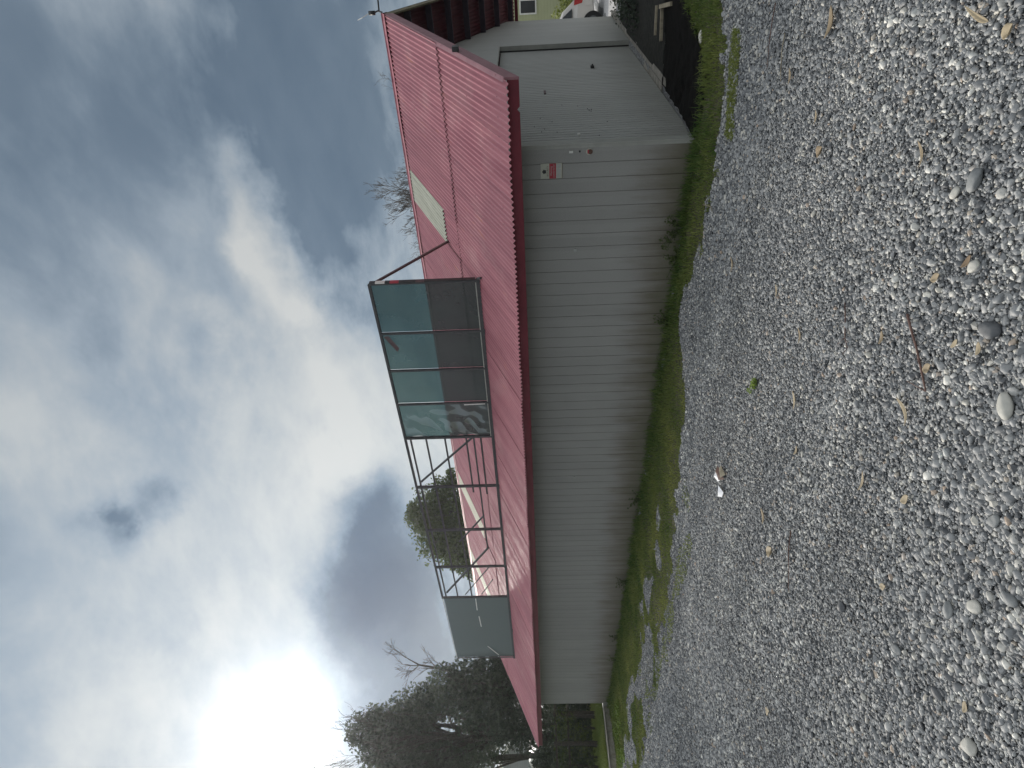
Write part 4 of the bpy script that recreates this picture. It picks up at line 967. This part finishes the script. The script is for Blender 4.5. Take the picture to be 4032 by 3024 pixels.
foliage([(11.0, 1.70, -.06), (11.3, 1.5, -.04), (11.7, 1.45, .0), (12.1, 1.6, .02), (12.5, 1.5, -.02), (11.5, 1.15, -.08), (12.0, 1.0, -.05)], [.22, .26, .30, .30, .3, .25, .3], 2600, .05, 'leaves', M_leafD, sh_, .7, 10, .15)

# parked silver hatchback, side on, rear end visible
M_car = material('silver_car_paint', (.52, .50, .47), .28, .35)[0]
M_tyre = material('tyre_rubber', (.012, .012, .013), .8)[0]
M_tail = material('red_tail_lamp', (.35, .02, .02), .25)[0]
cp_ = at(2365, 45, 18.4); cz = float(hgt(cp_[0], cp_[1])) + .012
car = empty('parked_car', (cp_[0], cp_[1], cz)); tag(car, 'silver hatchback parked on the pale gravel drive past the shed', 'car')
ca = math.atan2(cp_[1], cp_[0]) - math.pi / 2 + .12
def CT(p):
    q_ = Matrix.Rotation(ca, 3, 'Z') @ Vector((p[0], p[1], p[2])); return (cp_[0] + q_.x, cp_[1] + q_.y, cz + q_.z)
# profile: local x to the right (rear at +x), z up; width along y
k_ = 1 / S
prof = [(.36, .30), (.42, .42), (.44, .62), (.38, .80), (.34, .92), (.05, 1.28), (-.25, 1.40), (-.9, 1.46), (-1.7, 1.43), (-2.35, 1.05), (-3.2, .93), (-3.5, .80), (-3.58, .5), (-3.5, .3), (-3.1, .26), (-.1, .26)]
wdt = lambda z_: .84 if z_ < .95 else .84 - (z_ - .95) * .42
Vc = []
for s_ in (-1, 1):
    for (a_, z_) in prof: Vc.append(CT((a_ * k_, (.84 + s_ * wdt(z_)) * k_, z_ * k_)))
npf = len(prof)
cbm = MB().add(Vc, [tuple(range(npf)), tuple(range(2 * npf - 1, npf - 1, -1))] + [(i, (i + 1) % npf + 0, npf + (i + 1) % npf, npf + i)[::-1] for i in range(npf)])
ob = cbm.build('body', M_car, car)
bv = ob.modifiers.new('bevel', 'BEVEL'); bv.width = .05; bv.segments = 3; bv.limit_method = 'ANGLE'
def cpoly(name, pts, yoff, mat, th=.012):
    m = MB(); f_ = [CT((a_ * k_, (yy) * k_, z_ * k_)) for (a_, yy, z_) in pts]; bk_ = [CT((a_ * k_, (yy + th) * k_, z_ * k_)) for (a_, yy, z_) in pts]; n_ = len(pts)
    m.add(f_ + bk_, [tuple(range(n_)), tuple(range(2 * n_ - 1, n_ - 1, -1))] + [(i, n_ + i, n_ + (i + 1) % n_, (i + 1) % n_) for i in range(n_)]); return m.build(name, mat, car)
sy = lambda z_: .84 - wdt(z_) - .014
cpoly('side_window', [(.12, sy(.98), .98), (-.10, sy(1.26), 1.26), (-.32, sy(1.35), 1.35), (-.72, sy(1.38), 1.38), (-.75, sy(.98), .98)], 0, M_glass)
cpoly('side_window', [(-.82, sy(.98), .98), (-.80, sy(1.38), 1.38), (-1.6, sy(1.36), 1.36), (-2.1, sy(1.02), 1.02)], 0, M_glass)
cpoly('tail_light', [(.36, -.012, .90), (.42, -.012, .62), (.26, -.012, .66), (.20, -.012, .92)], 0, M_tail, .03)
cpoly('bumper', [(.46, -.02, .30), (.48, -.02, .56), (.18, -.02, .56), (.18, -.02, .36)], 0, M_car, .05)
for wx in (-.28, -2.85):
    w_ = MB(); w_.cyl(CT((wx * k_, -.025 * k_, .31 * k_)), CT((wx * k_, .2 * k_, .31 * k_)), .315 * k_, 28); wo_ = w_.build('wheel', M_tyre, car, False)
    w_ = MB(); w_.cyl(CT((wx * k_, -.04 * k_, .31 * k_)), CT((wx * k_, -.027 * k_, .31 * k_)), .18 * k_, 20); w_.build('rim', M_roofd, wo_)

# timber stake frame on the soil bed, white stone, etc.
tf = empty('timber_frame', (8.75, 1.25, -.02)); tag(tf, 'small rough timber box frame left on the black soil', 'timber frame')
for (p, q_, w_) in (((8.80, 1.22, .0), (8.66, 1.56, .0), .035), ((8.92, 1.20, .05), (8.82, 1.52, .05), .028), ((8.80, 1.20, .02), (8.25, 1.10, .0), .045)):
    MB().bar(p, q_, w_).build('plank', M_timber, tf)
def stone(c, r3, rz, mat, label, name='stone', seed=0, tilt=.1):
    import bmesh
    bm = bmesh.new(); bmesh.ops.create_icosphere(bm, subdivisions=3, radius=1)
    Rm = Matrix.Rotation(rz, 3, 'Z') @ Matrix.Rotation(tilt, 3, 'X')
    z0 = float(hgt(c[0], c[1]))
    for v in bm.verts:
        q_ = v.co * (1 + .35 * mnoise.noise(v.co * .9 + Vector((seed * 3.1, 0, 0))) + .08 * mnoise.noise(v.co * 3 + Vector((seed, 0, 5))))
        q_ = Rm @ Vector((q_.x * r3[0], q_.y * r3[1], q_.z * r3[2])); v.co = q_ + Vector((c[0], c[1], z0 + r3[2] * .7 + .012))
    bm.verts.index_update()
    o = mesh_np(name, [v.co[:] for v in bm.verts], [[v.index for v in f.verts] for f in bm.faces], mat, None, True); bm.free()
    return tag(o, label, 'stone')
M_st = [mk('grey_stone', (.15, .16, .165), (.21, .22, .22), 14, .7, bump=.3), mk('pale_stone', (.34, .34, .31), (.44, .43, .39), 14, .7, bump=.3), mk('dark_stone', (.065, .07, .078), (.10, .105, .11), 14, .65, bump=.3), mk('white_stone', (.50, .49, .44), (.62, .60, .54), 14, .7, bump=.3)]
STN = [(3870, 705, 60, 1.5, 0, 'smooth round grey stone at the upper right corner of the gravel'),
       (3790, 760, 36, 1.2, 1, 'pale rounded stone beside the smooth round grey one'),
       (3862, 1045, 38, .9, 1, 'pale blunt stone beside a reddish leaf'),
       (3930, 1300, 60, .4, 2, 'large dark slate-blue cobble in the gravel'),
       (3995, 1600, 62, 2.2, 1, 'large flat pale angular stone at the picture edge'),
       (3445, 1370, 26, 1.1, 2, 'near-black round pebble beside the twig'),
       (3680, 1160, 26, .2, 3, 'white angular pebble left of the long stick'),
       (3950, 2050, 40, 1.3, 0, 'oval grey stone among the lower gravel'),
       (3870, 2390, 42, .8, 1, 'pale oval stone near a small group of cobbles'),
       (4010, 2360, 45, .2, 0, 'big grey cobble cut by the picture edge'),
       (3540, 2560, 34, .8, 0, 'grey lens-shaped stone in the mid gravel'),
       (3830, 2940, 45, 1.2, 1, 'pale flat slab stone in the lowest gravel'),
       (3410, 2745, 24, .7, 1, 'pale pink-grey oval pebble in the lower gravel'),
       (3700, 2730, 36, .4, 2, 'dark grey cobble in the lower gravel'),
       (3330, 2390, 34, 1.4, 2, 'dark slab half buried in the mid gravel'),
       (3330, 1340, 22, 1.2, 0, 'grey stone left of the brown leaf litter'),
       (3760, 2400, 40, 2.2, 0, 'grey faceted cobble beside the pale oval stone')]
for i_, (X, Y, r_, rz, mi_, lb) in enumerate(STN):
    c = onground(X, Y); dpt = np.linalg.norm(c - [0, 0, H]); R_ = r_ * .62 * dpt / F
    stone(c, (R_, R_ * random.uniform(.6, .8), R_ * .42), rz, M_st[mi_], lb, 'stone', i_)
c = onground(2760, 145); stone(c, (.06, .035, .02), 2.0, M_st[3], 'white stone lying at the edge of the black soil', 'stone', 40)
for i_, (X, Y, r_, lb) in enumerate(((2705, 85, .028, 'grey stone near the timber frame on black soil'), (2690, 170, .016, 'small pale pebble in the middle of the black soil'), (2737, 220, .018, 'small grey pebble on black soil close to the grass'), (2745, 95, .02, 'flat grey stone beside the white stone'))):
    c = onground(X, Y, -.03); stone(c, (r_, r_ * .7, r_ * .5), i_ * 1.1, M_st[i_ % 2], lb, 'stone', 50 + i_)

# dry leaves, twigs, litter, weed
def leaf(c, ln, wd_, rz, curl, tone_, label, mat=M_dry):
    z0 = float(hgt(c[0], c[1])) + .022; Vv = []; n_ = 8
    for i in range(n_ + 1):
        u = i / n_; w_ = wd_ * (math.sin(math.pi * u) ** .7) * (1 - .3 * u) + .001
        for s_ in (-1, -.35, .35, 1):
            xx = (u - .5) * ln; yy = s_ * w_ / 2 + .15 * ln * math.sin(u * 2.5) * curl; zz_ = curl * .30 * ln * ((u - .5) ** 2) * 2 + abs(s_) * w_ * .35 * curl
            Vv.append((c[0] + xx * math.cos(rz) - yy * math.sin(rz), c[1] + xx * math.sin(rz) + yy * math.cos(rz), z0 + zz_))
    Fc = [(i * 4 + k, i * 4 + k + 1, i * 4 + k + 5, i * 4 + k + 4) for i in range(n_) for k in range(3)]
    o = mesh_np('dry_leaf', Vv, Fc, mat, None, True, attrs={'tone': ('FLOAT', 'POINT', np.full(len(Vv), tone_))})
    sdf = o.modifiers.new('thickness', 'SOLIDIFY'); sdf.thickness = .0012
    return tag(o, label, 'leaf', 'dry leaves fallen on the gravel')
VD = math.atan2(.6445, .7637)      # heading away from the camera
LV = [(3000 + 1950 * .4665, 85 * .4665, 130, 18, -.95, 1, .9, 'long tan curled leaf at the top right of the gravel'),
      (4015, 115, 42, 40, .3, 1.6, .95, 'bright cream curled leaf at the very edge below the long tan one'),
      (3000 + 1424 * .4665, 1300 * .4665, 88, 14, 1.5, .8, .6, 'slim upright brown leaf in the upper right gravel'),
      (3262, 590, 40, 40, .2, 1.4, .4, 'curled brown shell-like leaf with a dark stripe'),
      (3230, 460, 45, 12, 1.1, .9, .7, 'small tan leaf left of the shell-like leaf'),
      (3280, 85, 90, 30, .9, 1.1, .5, 'wrinkled brown leaf near the two long straws'),
      (3120, 300, 50, 16, 1.2, .8, .6, 'faded leaf at the end of the second straw'),
      (3140, 1575, 70, 15, 1.5, .6, 1, 'slender cream leaf upright in the mid gravel'),
      (3570, 1620, 100, 20, 1.9, .9, 1, 'long cream leaf below the stick'),
      (3395, 1890, 80, 14, 1.1, .7, .8, 'slim tan leaf right of the white litter'),
      (3160, 1320, 60, 14, 1.4, 1, .6, 'tan and brown leaf pair in the mid gravel'),
      (3500, 1325, 50, 20, 1.0, 1.2, .5, 'pinkish brown leaf above the cream leaf'),
      (3720, 1087, 45, 30, .2, 1, .75, 'orange tan leaf beside the large cobbles'),
      (3840, 1025, 55, 22, .5, .8, .12, 'rust red leaf between the pale stones'),
      (3885, 1370, 45, 22, 1.1, 1.2, .95, 'cream folded leaf beside the slate-blue cobble'),
      (3575, 1960, 50, 30, .5, 1, .9, 'broad cream leaf in the lower mid gravel'),
      (3060, 2160, 55, 40, .4, 1.5, .85, 'crumpled tan leaf cluster in the lower left gravel'),
      (3030, 2030, 60, 20, 1.6, 1.0, .6, 'curled tan leaf just above the crumpled cluster'),
      (3145, 1770, 45, 14, .8, 1, .8, 'small pale leaf right of the slender cream leaf'),
      (3490, 2305, 34, 26, .2, .8, .85, 'small cream leaf near the dark slab stone'),
      (3038, 2795, 30, 30, .3, .8, 1, 'bright white leaf low in the gravel'),
      (3790, 1350, 40, 18, .6, .6, 1, 'thin pale leaf caught between cobbles'),
      (3820, 2780, 40, 22, 1.2, .9, .9, 'yellowish leaf among the lowest cobbles'),
      (2898, 1040, 60, 14, 1.4, .9, .55, 'brown leaf on the gravel near the grass strip'),
      (3065, 1145, 50, 12, 1.4, .7, .7, 'thin tan leaf upright in the upper mid gravel')]
for (X, Y, lp, wp, rz, cu_, tn_, lb) in LV:
    c = onground(X, Y); dpt = np.linalg.norm(c - [0, 0, H]); leaf(c, lp * dpt / F * .98, wp * dpt / F * 1.0, VD + rz, cu_, tn_, lb)
def twig(name, pts, r_, mat, label, kids=0):
    P_ = [];
    for (X, Y) in pts: q_ = onground(X, Y); P_.append((q_[0], q_[1], float(hgt(q_[0], q_[1])) + .026))
    mb = MB().tube(P_, [r_, r_ * .9] + [r_ * .8] * (len(P_) - 3) + [r_ * .5], 6)
    for k in range(kids):
        q_ = Vector(P_[random.randint(1, len(P_) - 1)]); mb.tube([q_, q_ + Vector((random.gauss(0, .05), random.gauss(0, .05), .02))], [r_ * .5, r_ * .2], 5)
    return tag(mb.build(name, mat, None, True), label, 'twig')
twig('twig', [(3608, 1235), (3620, 1290), (3640, 1370), (3652, 1440), (3662, 1500), (3668, 1540)], .006, mk('brown_twig', (.10, .055, .045), (.17, .10, .08), 20, .8), 'long brown stick on the gravel right of the pale leaf', 2)
twig('twig', [(3062, 10), (3050, 80), (3040, 160), (3032, 270)], .004, M_litter, 'long dark straw near the top of the gravel')
twig('twig', [(3105, 130), (3092, 200), (3086, 280), (3084, 320)], .0035, M_timber, 'pale shorter straw beside the dark one')
twig('twig', [(3350, 1190), (3352, 1260), (3350, 1330), (3360, 1370)], .004, M_litter, 'brown twig with litter caught on it in the mid gravel', 3)
twig('twig', [(3135, 2090), (3128, 2170), (3132, 2240), (3128, 2330)], .004, M_litter, 'thin dark twig in the lower left gravel', 1)
twig('twig', [(2783, 805), (2815, 812), (2820, 830)], .005, M_timber, 'pale bent stick lying on the grass strip')
pf = mk('paper_fold', (.30, .29, .22), (.42, .40, .30), 20, .8)
c = onground(3683, 1442); leaf(c, .062, .045, VD + .3, 1.3, .65, 'pale olive leaf hooked on the long brown stick')
# litter
lt = empty('litter', onground(2850, 1880)); tag(lt, 'torn white paper litter with dark scraps on the gravel', 'litter')
lp_ = onground(2852, 1895); lz = float(hgt(lp_[0], lp_[1])) + .03
def scrap(c, pts, mat, name):
    v_ = [(c[0] + a_, c[1] + b_, lz + c_) for a_, b_, c_ in pts]; n_ = len(v_); ctr = tuple(np.mean(v_, 0) + [0, 0, .02])
    return MB().add(v_ + [ctr], [(i, (i + 1) % n_, n_) for i in range(n_)]).build(name, mat, lt)
scrap(lp_ + [.06, -.0, 0], [(-.06, -.03, 0), (.0, -.05, .02), (.07, -.01, .01), (.05, .05, .03), (-.02, .05, .01)], M_paper, 'paper_scrap')
scrap(lp_ + [-.06, .07, 0], [(-.05, -.04, 0), (.03, -.05, .03), (.05, .03, .01), (-.01, .07, .02), (-.05, .03, .0)], M_paper, 'paper_scrap')
scrap(lp_ + [.02, -.08, 0], [(-.08, -.02, 0), (.0, -.05, .03), (.08, -.03, .02), (.07, .03, .04), (-.03, .05, .03)], M_litter, 'dark_scrap')
scrap(lp_ + [.0, -.13, 0], [(-.05, -.02, 0), (.04, -.05, .02), (.07, .02, .02), (-.03, .04, .03)], M_timber, 'tan_scrap')
# small green weed
c = onground(2975, 1520); we = empty('weed', c); tag(we, 'single bright green weed growing in the gravel', 'weed')
wz = float(hgt(c[0], c[1])) + .02; wc = [(c[0] + random.uniform(-.03, .03), c[1] + random.uniform(-.06, .06), wz + random.uniform(0, .03)) for _ in range(8)]
MB().tube([(c[0], c[1], wz - .02), (c[0], c[1], wz + .03)], .003, 5).build('stem', M_leafW, we)
foliage(wc, [.028] * 8, 45000, .016, 'leaves', M_leafW, we, .7, 30, .1)
# weeds against the wall
for i_, (y_, hh_, lb) in enumerate(((3.02, .17, 'bushy dark green weed against the wall below the pale plate'), (3.38, .13, 'sparse tendril weed climbing the wall foot'), (4.3, .14, 'tall tuft of dark grass against the wall'), (7.9, .16, 'scraggly weed against the mid wall foot'), (10.4, .18, 'thin upright weed towards the far end of the wall'), (12.7, .18, 'brown seedy weed against the far wall'), (13.8, .16, 'last upright weed before the far corner of the wall'))):
    w_ = empty('weed', (6.26, y_, 0)); tag(w_, lb, 'weed')
    mb = MB(); cs = []
    for k in range(9):
        e_ = Vector((6.22 + random.uniform(-.08, .09), y_ + random.gauss(0, .10), hh_ * random.uniform(.6, 1.6))); m_ = Vector((6.24, y_ + (e_.y - y_) * .4, e_.z * .6)); mb.tube([(6.25, y_, 0), m_, e_], [.003, .0025, .0015], 4); cs += [tuple(m_), tuple(e_), tuple(m_.lerp(e_, .5))]
    mb.build('stems', M_leafG, w_); foliage(cs, [.035 if i_ == 0 else .024] * len(cs), 16000, .022, 'leaves', M_leafG, w_, .8, 60 + i_, .1)

# bright leafy clump by the block edging
c = (4.9, 15.4, 0.0); we = empty('ground_plant', c); tag(we, 'bright green leafy clump in front of the block edging', 'plant')
MB().tube([(c[0], c[1], 0), (c[0], c[1], .06)], .01, 5).build('stem', M_leafW, we)
foliage([(c[0] + random.uniform(-.7, .7), c[1] + random.uniform(-.9, .6), .05) for _ in range(12)], [.16] * 12, 5200, .05, 'leaves', M_leafW, we, .5, 77, .2)

# ------------------------------------------------------------------ added haze volume imitating lens glare near the sun
HB = 102
hz_ = MB().box((-92, -92, -2.0), (HB, HB, 16)).build('haze', None); hz_.data.materials.clear(); tag(hz_, 'thin haze volume added to imitate lens glare', 'haze', kind='stuff')
hm = bpy.data.materials.new('glare_haze'); hm.use_nodes = True; ht = hm.node_tree; ht.nodes.clear()
pv = ht.nodes.new('ShaderNodeVolumePrincipled'); pv.inputs['Color'].default_value = (.90, .95, 1, 1); pv.inputs['Density'].default_value = .00045; pv.inputs['Anisotropy'].default_value = .72
ho = ht.nodes.new('ShaderNodeOutputMaterial'); ht.links.new(pv.outputs[0], ho.inputs['Volume']); hz_.data.materials.append(hm)
scene.cycles.volume_bounces = 0
